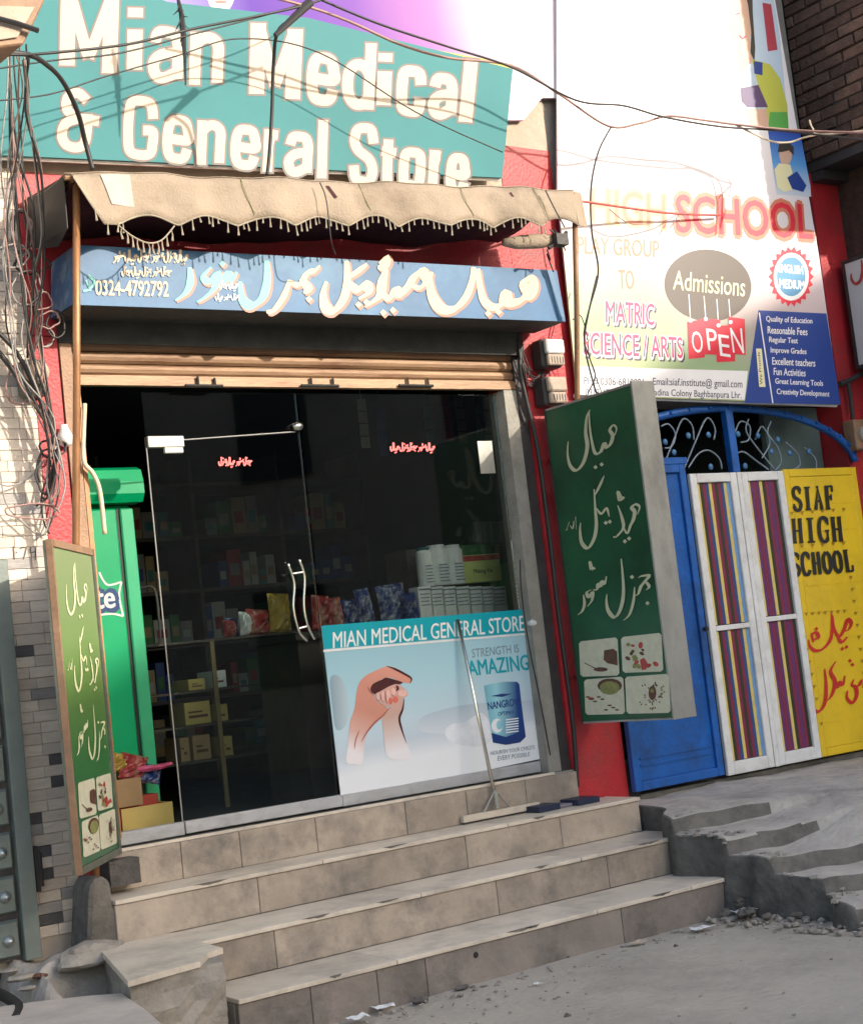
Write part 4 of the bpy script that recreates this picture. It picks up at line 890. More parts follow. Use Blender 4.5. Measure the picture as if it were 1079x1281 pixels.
bx('far_face', (GX + .15, -.783, .962), (GX + .154, -.095, 2.664), M['galv'], gsn)
for z in (1.2, 2.4): MB().tube([(GX + .07, -.08, z), (GX + .07, .0, z)], .012, 6).build('wall_bracket', M['blacksteel'], gsn)
sign_art(gsn, lambda x, y, l=0: Gp.P(700 + x / 2.845, 460 + y / 2.845, l), M['signtext'], M['tilepic'])
# left one, turned towards the wall
ls2 = thing('green_box_sign', 'sun bleached green box sign leaning out beside the tiled wall', 'sign', (2.55, -.33, .69))
N0, N1 = Vector((2.34, -.60, 0)), Vector((2.745, -.07, 0))
def sgpt(u, z, off=0):
    d = (N1 - N0); nn = Vector((d.y, -d.x, 0)).normalized()
    p = N0 + d * u + nn * off; p.z = z; return p
ZB, ZT = .70, 2.045
def sslab(u0, z0, u1, z1, o0, o1, name, m):
    A = [sgpt(u0, z0, o0), sgpt(u1, z0, o0), sgpt(u1, z1, o0), sgpt(u0, z1, o0)]; B = [sgpt(u0, z0, o1), sgpt(u1, z0, o1), sgpt(u1, z1, o1), sgpt(u0, z1, o1)]
    return MB().hexa(A, B).build(name, m, ls2)
M['fadegreen'] = grad_mat('half bleached green vinyl', [(0, (.03, .12, .06)), (.35, (.04, .17, .05)), (.58, (.13, .24, .06)), (1, (.24, .30, .15))], (2.5, -.3, .7), (2.5, -.3, 2.05), .35, .03)
sslab(.045, ZB + .03, .955, ZT - .03, 0, -.006, 'vinyl_face', M['fadegreen'])
sslab(.016, ZB, .044, ZT, .006, -.02, 'frame_bar', M['rustframe']); sslab(.956, ZB, 1, ZT, .008, -.02, 'frame_bar', M['greyframe'])
sslab(.045, ZB, .955, ZB + .029, .008, -.02, 'frame_bar', M['greyframe']); sslab(.045, ZT - .029, .955, ZT, .008, -.02, 'frame_bar', M['rustframe'])
sslab(.018, ZB + .002, .998, ZT - .002, -.021, -.032, 'box_body', M['greyframe'])
def Fl(x, y, l=0):
    # same artwork, squeezed into the smaller face
    w = Gp.P(700 + x / 2.845, 460 + y / 2.845, 0)
    u = (-.095 - w.y) / .69; v = (w.z - .962) / 1.70
    return sgpt(.07 + .86 * u, ZB + .035 + (ZT - ZB - .07) * v, .0005 + l)
M['palewash'] = mat('whitish sign text', (.68, .70, .42), .5, .1)
sign_art(ls2, Fl, M['palewash'], M['tilepic'])

# ================================================================== LEFT TILED WALL
tw = thing('tiled_wall', 'wall clad in cream and grey stone strip tiles left of the shop', 'wall', (2.3, 0, .3))
bx('wall_core', (0.2, .012, .30), (2.574, .35, 3.80), M['grout'], tw)
bx('lower_wall', (0.2, .06, -.1), (2.574, .36, .298), M['darkconc'], tw)
bx('upper_core', (0.2, .012, 3.802), (2.198, .35, 7.5), M['plaster'], tw)
rt = random.Random(5); tcache = {}
z = .40; row = 0
while z < 3.78:
    x = 2.573; first = True
    while x > 2.19:
        w = rt.choice((.055, .085, .11, .14)) if first else rt.choice((.10, .13, .15, .18))
        first = False
        x0_ = max(x - w, 2.12); dark = rt.random()
        if z < 1.62: mk = 'tile_dark' if dark < .2 else 'tile_grey' if dark < .32 else 'tile_pink' if dark < .56 else 'tile_cream'
        else: mk = 'tile_grey' if dark < .10 else 'tile_pink' if dark < .5 else 'tile_cream'
        key = (round(x - x0_, 3), mk)
        dz = -.002 * rt.random()
        if key not in tcache:
            o = MB().box((x0_ + .001, 0, z), (x - .001, .0115, z + .0462)).build('tile', M[mk], tw, at=(x, 0, z), bevel=.0015); tcache[key] = o
        else:
            o = tcache[key].copy(); o.name = 'tile'; col.objects.link(o); o.location = Vector((x, 0, z)) - LOC[tw.name]
        o.location.y -= .004 * rt.random()
        x = x0_
    z += .048; row += 1
wf = Pl((0, -.006, 0), (0, 1, 0)).P
mb = MB()
for s in ([(17, 683), (18, 700)], [(20, 690), (21, 692)], [(25, 686), (33, 685), (29, 700)], [(38, 684), (38, 691), (44, 690)], [(45, 683), (44, 701)]): stroke(mb, wf, s, 1.3, 0, n=2)
mb.build('handwritten_number', M['ink_black'], tw)
# extend the tiling outside the view as one piece
mb = MB(); z = .40
while z < 3.78:
    x = 2.115
    while x > .3:
        w = rt.choice((.085, .11, .14, .16)); mb.box((x - w + .001, .0, z), (x - .001, .0115, z + .0462)); x -= w
    z += .048
mb.build('far_tiles', M['tile_cream'], tw, kind='stuff')
# ---- green metal gate
gg = thing('green_panel_gate', 'grey green metal gate with studded panels at the left edge', 'gate', (1.8, -.08, .33))
bx('stile', (2.275, -.10, .335), (2.345, -.04, 2.02), M['gategreen'], gg, bevel=.003)
bx('gate_sheet', (.9, -.055, .34), (2.283, -.045, 2.02), M['blacksteel'], gg)
z = .352; k = 0
while z < 1.9:
    for x0_, x1_ in ((2.0, 2.268), (1.70, 1.98), (1.4, 1.68), (1.1, 1.38)):
        o = MB().hexa([(x0_, -.057, z), (x1_, -.057, z), (x1_, -.057, z + .158), (x0_, -.057, z + .158)][::-1], [(x0_ + .012, -.082, z + .012), (x1_ - .012, -.082, z + .012), (x1_ - .012, -.082, z + .146), (x0_ + .012, -.082, z + .146)][::-1]).build('panel', M['gategreen'], gg, bevel=.002)
        if k < 5: MB().lathe(((2.214 if x1_ > 2.2 else (x0_ + x1_) / 2), -.08, z + .075), [(0, .026), (.006, .026), (.016, .021), (.026, .010), (.030, .002)], 12, (0, -1, 0)).build('stud', M['steel_knob'], o, smooth=True)
    z += .181; k += 1
MB().tube([(2.39, -.04, .62), (2.39, -.04, .76)], .012, 8).box((2.366, -.05, .60), (2.384, -.01, .79)).build('hinge', M['blacksteel'], gg)
# ================================================================== LEFT GROUND BITS
bl = thing('corner_landing', 'broken cement landing with a tiled top at the left end of the steps', 'step', (2.55, -.6, 0))
top = [(2.30, -1.08), (2.70, -1.05), (2.76, -.90), (2.80, -.62), (2.86, -.31), (2.56, -.18)]
def rough_block(pts, z0, z1, jit, m, name, parent, lvl=6):
    mb = MB(); n = len(pts); P = []
    for i in range(n):
        a, b = Vector((*pts[i], 0)), Vector((*pts[(i + 1) % n], 0))
        for k in range(6): P.append(a.lerp(b, k / 6))
    cx_ = sum(p.x for p in P) / len(P); cy_ = sum(p.y for p in P) / len(P)
    for l in range(lvl + 1):
        h = z0 + (z1 - z0) * l / lvl
        for p in P:
            s = 1 + random.uniform(-jit, jit) * (1 if 0 < l < lvl else .4)
            mb.v.append(Vector((cx_ + (p.x - cx_) * s, cy_ + (p.y - cy_) * s, h)))
    q = len(P)
    for l in range(lvl):
        for i in range(q): mb.f.append((l * q + i, l * q + (i + 1) % q, (l + 1) * q + (i + 1) % q, (l + 1) * q + i))
    mb.f.append(tuple(range(lvl * q, lvl * q + q)))
    return mb.build(name, m, parent)
rough_block(top, -.02, .335, .05, M['concrete'], 'rough_body', bl)
MB().slab([(x, y, .336) for x, y in [(2.28, -1.12), (2.60, -1.06), (2.70, -.93), (2.78, -.90), (2.80, -.66), (2.86, -.32), (2.55, -.17)]], (0, 0, .022)).build('tile_top', M['marble_top'], bl)
fs = thing('front_slab', 'pale cement slab lying in the lower left corner', 'slab', (2.2, -.9, 0))
MB().slab([atZ(*q, .285) for q in ((-60, 1268), (40, 1254), (110, 1246), (152, 1243), (180, 1262), (212, 1290), (200, 1400), (-80, 1420))], (0, 0, -.3)).build('slab', mat('pale cement', (.42, .38, .34), .8, .15, 5, .3, 30, dirt=(.24, .22, .2)), fs)
rub = MB()
NX2, NY2 = 46, 40
for j in range(NY2 + 1):
    for i in range(NX2 + 1):
        x = .6 + (2.75 - .6) * i / NX2; y = -1.25 + 1.29 * j / NY2
        h = .31 + .02 * math.sin(x * 9 + y * 5) + .018 * math.sin(x * 23 - y * 17) + random.uniform(-.007, .007)
        h *= max(0, min(1, (y + 1.15) / .75)) ** .7 if y < -.4 else 1
        if x < 2.22: h -= .24 * max(0, min(1, (2.22 - x) / .07)) * (1 if y > -.45 else .6)
        if x > 2.24 and y < -.30: h = min(h, .30 - .25 * max(0, min(1, (x - 2.24) / .12)))
        rub.v.append(Vector((x, y, h)))
for j in range(NY2):
    for i in range(NX2): a = j * (NX2 + 1) + i; rub.f.append((a, a + 1, a + NX2 + 2, a + NX2 + 1))
rub.build('dirt_bank', M['cement'], kind='structure', smooth=True)
ps = thing('cement_stub', 'rounded cement lump at the foot of the bleached green sign', 'block', (2.62, -.22, .3))
prof = [(100, 1186), (102, 1150), (103, 1112), (107, 1099), (117, 1092), (128, 1093), (135, 1103), (136, 1124), (143, 1134), (152, 1142), (156, 1160), (150, 1172), (125, 1182)]
prof = [atY(104 + (x_ - 100) * .85, y_ + 4, -.24) for x_, y_ in prof]
MB().slab([p_ + Vector((0, -.05, 0)) for p_ in prof], (.0, .20, 0)).build('cement_body', M['grimeshade_cement'], ps, bevel=.014)
MB().blob((2.50, -.30, .34), .10, 1.6, 1.2, .5, .2, 3).build('rough_foot', M['concrete'], ps)
o = MB().box((2.66, -.14, .57), (2.80, -.03, .68)).build('base_block', M['darkconc']); tag(o, 'dark block wedged under the shutter guide at the left of the top step', 'block')
for i, (px, py, r, lab) in enumerate(((66, 1206, .034, 'pale flat stone on the dirt bank by the green gate'), (28, 1226, .04, 'grey stone beside the drain at the lower left'), (12, 1218, .028, 'small stone nearest the left edge of the picture'), (98, 1150, .045, 'rough brown lump under the end of the tiled wall'), (50, 1224, .022, 'reddish pebble right of the drain stones'), (35, 1240, .025, 'dark pebble above the pale front slab'))):
    c = atZ(px, py, .30 if i != 3 else .36); o = MB().blob((0, 0, 0), r, 1.3, 1, .5, .25, 2).build('stone', M['concrete'] if i != 4 else M['ink_brown'], None, at=(0, 0, 0)); o.location = c + Vector((0, 0, .01)); tag(o, lab, 'stone')
o = MB().tube(smoothpts([atZ(*q, .27) for q in ((-60, 1236), (-15, 1240), (8, 1248), (24, 1262), (20, 1276))], 6), .022, 12).build('drain_pipe', M['black'], smooth=True); tag(o, 'black curved pipe end in the lower left corner', 'pipe')
# ================================================================== SCHOOL SIDE
sc_b = thing('school_building', 'school house wall behind the banner with a deep gateway below', 'building', (6.9, .2, .5))
bx('front_wall', (5.80, .02, 2.76), (8.045, .3, 7.5), M['plaster'], sc_b)
bx('side_wall', (5.802, .37, .4), (5.998, 3.0, 2.75), M['plaster'], sc_b) if False else None
bx('passage_wall', (8.02, .32, .4), (8.12, 3.0, 2.75), mat('grey green plaster', (.16, .22, .21), .85, .2, 4, .3), sc_b)
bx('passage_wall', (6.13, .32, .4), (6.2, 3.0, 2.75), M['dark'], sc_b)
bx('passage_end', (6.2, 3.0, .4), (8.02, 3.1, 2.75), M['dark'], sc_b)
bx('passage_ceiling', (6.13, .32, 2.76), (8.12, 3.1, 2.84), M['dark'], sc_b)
bx('passage_floor', (5.80, .02, .35), (8.05, 3.0, .50), M['concrete'], sc_b)
bx('grey_panel', (7.52, .20, 2.31), (8.04, .24, 2.75), mat('grey green board', (.13, .19, .18), .7, .2, 4, .2), sc_b)
bx('red_pillar', (8.05, 0, .3), (8.325, .35, 4.30), M['red'], sc_b)
# ---- banner
BN = Pl((5.80, -.055, 0), (-.07, -1, 0)); f = BN.P
bn = thing('school_banner', 'big glossy school banner with Admissions Open print above the blue gate', 'banner', tuple(f(880, 505)))
M['banner'] = grad_mat('banner print ground', [(0, (.58, .54, .64)), (.10, (.42, .44, .20)), (.24, (.28, .40, .22)), (.42, (.46, .38, .36)), (.62, (.64, .52, .54)), (.8, (.78, .72, .74)), (1, (.84, .80, .82))], f(735, 478), f(800, 60), .40, .06, .45, .10)
C = [f(706, 488), f(1050, 506), f(1030, 320), f(968, 0), f(950, -130), f(697, -150), f(697, 122), f(690, 130)]
C[0] = f(722, 494)
MB().slab([f(722, 494), f(1050, 506), f(1024, 320), f(969, 0), f(946, -130), f(697, -150), f(697, 240)], (0, .012, 0)).build('vinyl_sheet', M['banner'], bn)
mb = MB()
A_, B_ = f(722, 494), f(1050, 506)
for a, b in ((f(722, 494), f(1050, 506)), (f(1050, 506), f(1024, 320)), (f(1024, 320), f(969, 0)), (f(969, 0), f(946, -130))): mb.tube([a + Vector((0, .03, 0)), b + Vector((0, .03, 0))], .012, 6)
mb.build('banner_frame', M['white'], bn)
for q in ((1040, 470), (1000, 200)): w = f(*q); MB().tube([w + Vector((-.03, .02, 0)), Vector((w.x - .03, .018, w.z))], .012, 6).build('frame_bracket', M['blacksteel'], bn)
ink = lambda n, c, r=.42: mat(n, c, r, .05, 4, spec=.4)
I_white = ink('banner white', (.82, .80, .80)); I_mag = ink('banner magenta', (.58, .03, .13)); I_red = ink('banner red', (.68, .02, .05)); I_pink = ink('banner pale orange', (.60, .20, .12))
I_pale = ink('banner pale yellow', (.62, .50, .24)); I_navy = ink('banner navy', (.015, .05, .26)); I_dark = ink('banner dark shadow', (.06, .03, .07)); I_oval = ink('banner oval brown', (.10, .075, .06)); I_cream = ink('banner cream', (.78, .74, .45)); I_txt = ink('banner text', (.05, .05, .09))
poly_q(MB(), f, [(723, 458), (935, 464), (931, 500), (722, 493)], .002).build('white_contact_band', I_white, bn)
def T(s, quad, off, m, name='lettering', l=.004, base=None): return text_q(MB(), s, f, quad, off, l, base).build(name, m, bn)
def sh(q, dx, dy): return [(x + dx, y + dy) for x, y in q]
q = [(845, 290), (1017, 299), (1014, 256), (844, 243)]
T('SCHOOL', sh(q, 2.5, 3), .05, I_white, 'lettering_shadow', .003, .02); T('SCHOOL', q, .09, I_pink, 'lettering_outline', .006, .02); T('SCHOOL', q, .02, I_red, 'lettering', .009)
q = [(738, 276), (832, 286), (832, 244), (738, 234)]
T('HIGH', q, .07, I_pale, 'lettering_outline', .004, .02); T('HIGH', q, .01, I_pink, 'lettering', .007)
T('PLAY GROUP', [(722, 317), (824, 322), (824, 301), (722, 295)], .01, I_pink)
T('TO', [(774, 361), (793, 362), (792, 338), (773, 337)], .01, I_pink)
for s, q in (('MATRIC', [(757, 403), (818, 407), (818, 380), (757, 376)]), ('SCIENCE / ARTS', [(729, 443), (854, 448), (853, 422), (729, 415)])):
    T(s, sh(q, 2, 3.5), .06, I_dark, 'lettering_shadow', .0025, .02); T(s, sh(q, 0, 1), .07, I_white, 'lettering_outline', .005, .02); T(s, q, .018, I_mag, 'lettering', .008)
T('Ph # 0306-6810096', [(730, 482), (806, 484), (806, 474), (730, 471)], .005, I_txt); T('0313-4792', [(732, 495), (770, 496), (770, 487), (732, 486)], .005, I_txt)
T('Email:siaf.institute@ gmail.com', [(816, 484), (928, 488), (928, 475), (816, 472)], .01, I_txt)
T('Madina Colony Baghbanpura Lhr.', [(811, 497), (927, 501), (927, 490), (811, 486)], .01, I_txt)
poly_q(MB(), f, ell(885, 357, 54.5, 45, 40, .12), .003).build('dark_oval', I_oval, bn)
T('Admissions', [(841, 362), (931, 371), (932, 347), (842, 338)], .004, I_cream, 'lettering', .006)
mb = MB()
for k, (x, y0, y1) in enumerate(((864, 368, 400), (883, 370, 398), (899, 374, 406), (914, 374, 402))): stroke(mb, f, [(x - 3, y0), (x - 1, y1)], 1, .006, n=1); poly_q(mb, f, ell(x - 1, y1 + 1, 2.6, 2.6, 8), .0095)
mb.build('tag_strings', I_white, bn)
mb = MB(); mb.k = 0
for k, (x0_, y0_, x1_, y1_, a) in enumerate(((859, 399, 880, 447, 4), (877, 400, 900, 444, -2), (894, 406, 918, 452, 2), (910, 399, 931, 444, -3))): poly_q(mb, f, [(x0_, y0_ + a), (x1_, y0_), (x1_ + 1, y1_), (x0_ + 2, y1_ + a * .5)], .0055 + k * .0008)
mb.build('red_tags', I_red, bn)
for ch, q in (('O', [(866, 441), (879, 442), (877, 415), (863, 414)]), ('P', [(885, 438), (897, 439), (895, 412), (882, 411)]), ('E', [(900, 445), (913, 447), (911, 420), (897, 418)]), ('N', [(916, 441), (930, 442), (927, 411), (912, 410)])): T(ch, q, -.01, I_white, 'tag_letter', .0105)
cxx, cyy = 989, 346
teeth = [(cxx + (24 if k % 2 else 28.5) * math.cos(t) , cyy + (33 if k % 2 else 38) * math.sin(t)) for k, t in enumerate([2 * math.pi * k / 44 for k in range(44)])]
poly_q(MB(), f, teeth, .003).build('badge_red_edge', I_red, bn); poly_q(MB(), f, ell(cxx, cyy, 22, 30), .005).build('badge_white_ring', I_white, bn); poly_q(MB(), f, ell(cxx, cyy, 18, 24.5), .007).build('badge_blue_disc', ink('badge blue', (.08, .28, .48)), bn)
T('ENGLISH', [(973, 340), (1004, 343), (1003, 333), (972, 330)], .04, I_white, 'badge_lettering', .009); T('MEDIUM', [(974, 360), (1006, 362), (1005, 352), (974, 349)], .04, I_white, 'badge_lettering', .009)
poly_q(MB(), f, [(948, 388), (1033, 392), (1051, 506), (931, 504)], .003).build('blue_list_panel', I_navy, bn)
mb = MB(); stroke(mb, f, [(949, 391), (966, 504)], 1.5, .006, n=1); mb.build('white_rule', I_white, bn)
poly_q(MB(), f, [(945, 436), (952, 436), (957, 484), (949, 484)], .005).build('yellow_tab', I_cream, bn)
T('We Provide', [(953.5, 481), (949.5, 440), (946.5, 440), (950, 481)], .01, I_txt, 'tab_lettering', .007)
for k, (s, w) in enumerate((('Quality of Education', 58), ('Reasonable Fees', 50), ('Regular Test', 36), ('Improve Grades', 45), ('Excellent teachers', 54), ('Fun Activities', 40), ('Great Learning Tools', 60), ('Creativity Development', 66))):
    x = 957.5 + k * 1.9; y = 404 + k * 13.0
    T(s, [(x, y), (x + w, y + w * .05), (x + w, y + w * .05 - 9), (x, y - 9)], .02, I_white, 'list_lettering', .006)
# printed children on the right strip
poly_q(MB(), f, [(912, -60), (958, -60), (975, 45), (986, 160), (938, 158), (925, 100)], .002).build('sky_print', ink('printed sky', (.50, .62, .74)), bn)
poly_q(MB(), f, [(953, 3), (964, 5), (972, 62), (960, 64)], .004).build('red_bar', ink('red bar print', (.42, .05, .08)), bn)
I_skin = ink('banner skin', (.62, .40, .30)); I_ygreen = ink('banner yellow green', (.50, .52, .08)); I_grn = ink('banner green', (.10, .38, .08))
poly_q(MB(), f, ell(926, 22, 15, 36, 20, -.05), .005).build('printed_face', I_skin, bn)
poly_q(MB(), f, [(919, 56), (938, 48), (941, 76), (926, 92)], .0045).build('printed_neck', I_skin, bn)
poly_q(MB(), f, [(926, -30), (940, -30), (941, 16), (944, 60), (943, 76), (938, 66), (939, 40), (935, 6)], .0065).build('printed_hair', M['hair'], bn)
mb = MB(); stroke(mb, f, [(924, 44), (928, 48), (932, 45)], 2, .0075); stroke(mb, f, [(920, 18), (925, 16)], 1.5, .0075); mb.build('printed_mouth', I_mag, bn)
poly_q(MB(), f, [(940, 74), (962, 80), (975, 98), (984, 130), (986, 162), (962, 160), (956, 130), (948, 108)], .006).build('printed_shirt', I_ygreen, bn)
poly_q(MB(), f, [(962, 140), (984, 140), (986, 164), (960, 164)], .008).build('printed_green_hem', I_grn, bn)
poly_q(MB(), f, [(942, 76), (953, 78), (953, 94), (943, 92)], .008).build('printed_strap', I_navy, bn)
poly_q(MB(), f, [(926, 110), (948, 106), (960, 134), (934, 134), (927, 126)], .008).build('printed_skirt', ink('plum print', (.09, .05, .15)), bn)
poly_q(MB(), f, [(932, 136), (958, 136), (962, 158), (938, 158)], .0062).build('printed_hands', I_skin, bn)
poly_q(MB(), f, [(960, 163), (1000, 164), (1013, 232), (1014, 246), (971, 243)], .003).build('blue_print', grad_mat('blue to white print', [(0, (.03, .08, .42)), (.5, (.10, .32, .66)), (1, (.60, .66, .74))], f(980, 168), f(992, 246), .3, .03), bn)
poly_q(MB(), f, ell(982, 193, 8, 14, 16), .0052).build('printed_boy_face', I_skin, bn); poly_q(MB(), f, [(972, 190), (974, 180), (984, 176), (992, 184), (992, 194), (986, 188), (978, 190)], .007).build('printed_boy_hair', M['hair'], bn)
poly_q(MB(), f, [(968, 212), (974, 204), (988, 206), (992, 222), (990, 238), (980, 240), (972, 234)], .006).build('printed_boy_shirt', I_cream, bn)
poly_q(MB(), f, [(984, 222), (996, 214), (1008, 232), (1004, 240), (990, 236)], .008).build('printed_book', I_navy, bn)
# ================================================================== SCHOOL GATE
GTY = -.03
sg = thing('school_gate', 'blue arched double gate with striped white frames and a yellow lettered panel', 'gate', (6.94, GTY, .52))
def rect(x0, x1, z0, z1, y0, y1): return ((x0, y0, z0), (x1, y1, z1))
ZB, ZT = .53, 2.30
def frame(x0, x1, z0, z1, w, y0, y1, m, name, mid=None, wt=None):
    wt = wt or w
    bx(name, (x0, y0, z0), (x0 + w, y1, z1), m, sg, bevel=.004); bx(name, (x1 - w, y0, z0), (x1, y1, z1), m, sg, bevel=.004)
    bx(name, (x0 + w + .001, y0, z0), (x1 - w - .001, y1, z0 + wt), m, sg, bevel=.004); bx(name, (x0 + w + .001, y0, z1 - w), (x1 - w - .001, y1, z1), m, sg, bevel=.004)
    if mid: bx(name, (x0 + w + .001, y0 + .001, mid), (x1 - w - .001, y1 - .001, mid + w * .55), m, sg, bevel=.003)
# left leaf: plain blue panel
frame(5.80, 6.50, ZB, 2.36, .05, GTY - .03, GTY + .01, M['gateblue'], 'blue_frame', None)
bx('blue_sheet', (5.851, GTY - .01, ZB + .052), (6.449, GTY + .0, 2.309), M['gateblue'], sg)
for z in (.66, .70): bx('pressed_rib', (5.87, GTY - .016, z), (6.43, GTY - .0105, z + .012), M['gateblue'], sg)
bx('blue_crossrail', (5.80, GTY - .03, 2.362), (6.52, GTY + .01, 2.40), M['gateblue'], sg)
# centre post with arch
bx('centre_post', (6.915, GTY - .02, 2.302), (6.975, GTY + .03, 2.70), M['gateblue'], sg, bevel=.004)
frame(6.53, 6.925, ZB - .01, ZT, .055, GTY - .028, GTY, M['white'], 'white_frame', 1.36, .075)
frame(6.965, 7.345, ZB - .01, ZT, .055, GTY - .028, GTY, M['white'], 'white_frame', 1.38, .075)
bx('white_lock_stile', (6.928, GTY - .03, ZB - .01), (6.962, GTY - .005, ZT), M['white'], sg)
seqA = 'yndmnbymdnmb'; key = dict(y='gy', m='gm', n='gn', p='gp', d='gd', b='gb')
def stripes(x0, x1, z0, z1, seq):
    n = len(seq); w = (x1 - x0) / n
    for i, c_ in enumerate(seq):
        o = MB().box((x0 + i * w + .0008, GTY - .012, z0), (x0 + (i + 1) * w - .0008, GTY - .004 + .002 * (i % 2), z1)).build('colour_stripe', M[key[c_]], sg)
for z0, z1 in ((ZB + .068, 1.357), (1.395, ZT - .058)): stripes(6.588, 6.868, z0, z1, 'ydmnymdmnyb')
for z0, z1 in ((ZB + .068, 1.377), (1.415, ZT - .058)): stripes(7.022, 7.288, z0, z1, 'ypmpydmpmd')
# yellow panel
frame(7.35, 8.045, ZB - .01, ZT + .01, .05, GTY - .0225, GTY, M['yellow'], 'yellow_frame')
bx('yellow_sheet', (7.401, GTY - .02, ZB + .042), (7.994, GTY - .012, ZT - .042), M['yellow'], sg)
YP = Pl((0, GTY - .0235, 0), (0, 1, 0)); f = YP.P
for k in range(9):
    z = .72 + k * .17; bx('pressed_rib', (7.42, GTY - .0225, z), (7.98, GTY - .0203, z + .012), M['yellow'], sg)
GLY = {
 'S': [[(.9, .15), (.75, 0), (.3, 0), (.1, .2), (.25, .42), (.75, .58), (.92, .8), (.7, 1), (.3, 1), (.08, .82)], [(.9, 0), (.9, .28)], [(.1, .72), (.1, 1)]],
 'I': [[(.5, 0), (.5, 1)], [(.15, 0), (.85, 0)], [(.15, 1), (.85, 1)]],
 'A': [[(.15, 1), (.5, 0), (.85, 1)], [(.3, .65), (.7, .65)], [(0, 1), (.32, 1)], [(.68, 1), (1, 1)], [(.3, 0), (.6, 0)]],
 'F': [[(.3, 0), (.3, 1)], [(.05, 0), (.95, 0)], [(.3, .48), (.75, .48)], [(.92, 0), (.92, .25)], [(.05, 1), (.6, 1)], [(.75, .35), (.75, .62)]],
 'H': [[(.2, 0), (.2, 1)], [(.8, 0), (.8, 1)], [(.2, .5), (.8, .5)], [(0, 0), (.4, 0)], [(0, 1), (.4, 1)], [(.6, 0), (1, 0)], [(.6, 1), (1, 1)]],
 'G': [[(.9, .18), (.7, 0), (.3, .02), (.1, .3), (.1, .7), (.3, .98), (.65, 1), (.85, .85)], [(.85, .55), (.85, 1)], [(.6, .55), (1, .55)], [(.92, 0), (.92, .3)]],
 'C': [[(.9, .2), (.7, 0), (.3, .02), (.1, .3), (.1, .7), (.3, .98), (.7, 1), (.92, .8)], [(.92, 0), (.92, .3)]],
 'O': [[(.5, 0), (.85, .2), (.9, .5), (.85, .8), (.5, 1), (.15, .8), (.1, .5), (.15, .2), (.5, 0)]],
 'L': [[(.3, 0), (.3, 1)], [(.05, 0), (.6, 0)], [(.05, 1), (.95, 1)], [(.92, .72), (.92, 1)]]}
for word, quad in (('SIAF', [(991, 638), (1044, 636), (1042, 608), (989, 611)]), ('HIGH', [(990, 679), (1056, 676), (1053, 647), (988, 650)]), ('SCHOOL', [(989, 720), (1069, 714), (1065, 688), (987, 694)])):
    BL, BR, TR, TL = quad; n = len(word); mb = MB()
    for i, ch in enumerate(word):
        for si, s in enumerate(GLY[ch]):
            pts = []
            for gx, gy in s:
                u = (i + .08 + .80 * gx) / n; v = gy
                pts.append((TL[0] * (1 - u) * (1 - v) + TR[0] * u * (1 - v) + BR[0] * u * v + BL[0] * (1 - u) * v, TL[1] * (1 - u) * (1 - v) + TR[1] * u * (1 - v) + BR[1] * u * v + BL[1] * (1 - u) * v))
            main = si == 0 or (ch == 'H' and si == 1)
            stroke(mb, f, pts, 4.6 if main else 2.4, .003, n=1 if len(s) < 5 else 4); mb.k += 60
    mb.build('painted_lettering', M['ink_black'], sg)
M['redpaint'] = mat('red gate lettering', (.58, .03, .02), .4, .1)
mb = MB()
def sub(pts): return [(719 + x / 3, 640 + y / 3) for x, y in pts]
for s in ([(962, 380), (964, 430), (958, 480), (930, 515), (900, 522), (880, 505), (876, 480)], [(895, 490), (888, 462), (905, 455), (912, 475), (890, 480)], [(966, 390), (972, 440), (990, 470), (1010, 440), (1022, 404), (1036, 420), (1024, 444), (1004, 448)], [(984, 470), (1000, 490), (1022, 470)],
          [(936, 590), (942, 650), (936, 720), (912, 752), (892, 738), (888, 712)], [(978, 562), (958, 600), (975, 640), (962, 690), (945, 710)], [(1012, 616), (1004, 650), (990, 640), (984, 660), (970, 655)], [(1046, 630), (1038, 650), (1052, 660), (1056, 690), (1040, 718), (1020, 700), (1022, 672)], [(1076, 630), (1066, 650), (1054, 656)], [(1090, 600), (1086, 650), (1076, 660)]):
    stroke(mb, f, sub(s), 5.4, .003, pen=-30, taper=(.35, .35))
for x, y in ((1002, 515), (1018, 508), (905, 440), (1040, 575), (1030, 560)): dot(mb, f, *sub([(x, y)])[0], 2.6, .003)
mb.build('painted_lettering', M['redpaint'], sg)
mb = MB()
L_ = []
for i in range(12): L_.append((994 + 3.0 * i, 735 + i * 15.5)); 
for i in range(12): L_.append((1064 + 2.0 * i, 722 + i * 15))
for i in range(7): L_.append((1008 + i * 8, 768 - i * .6))
for i in range(6): L_.append((990 + i * 13, 642 - i)); L_.append((990 + i * 13, 684 - i))
for x, y in L_: poly_q(mb, f, [(x - 2.4, y - 1.6), (x + 2.4, y - 1.8), (x, y + 3)], .0035)
mb.build('stencil_triangles', mat('ochre stencil', (.40, .22, .01), .5, .1), sg)
mb = MB()
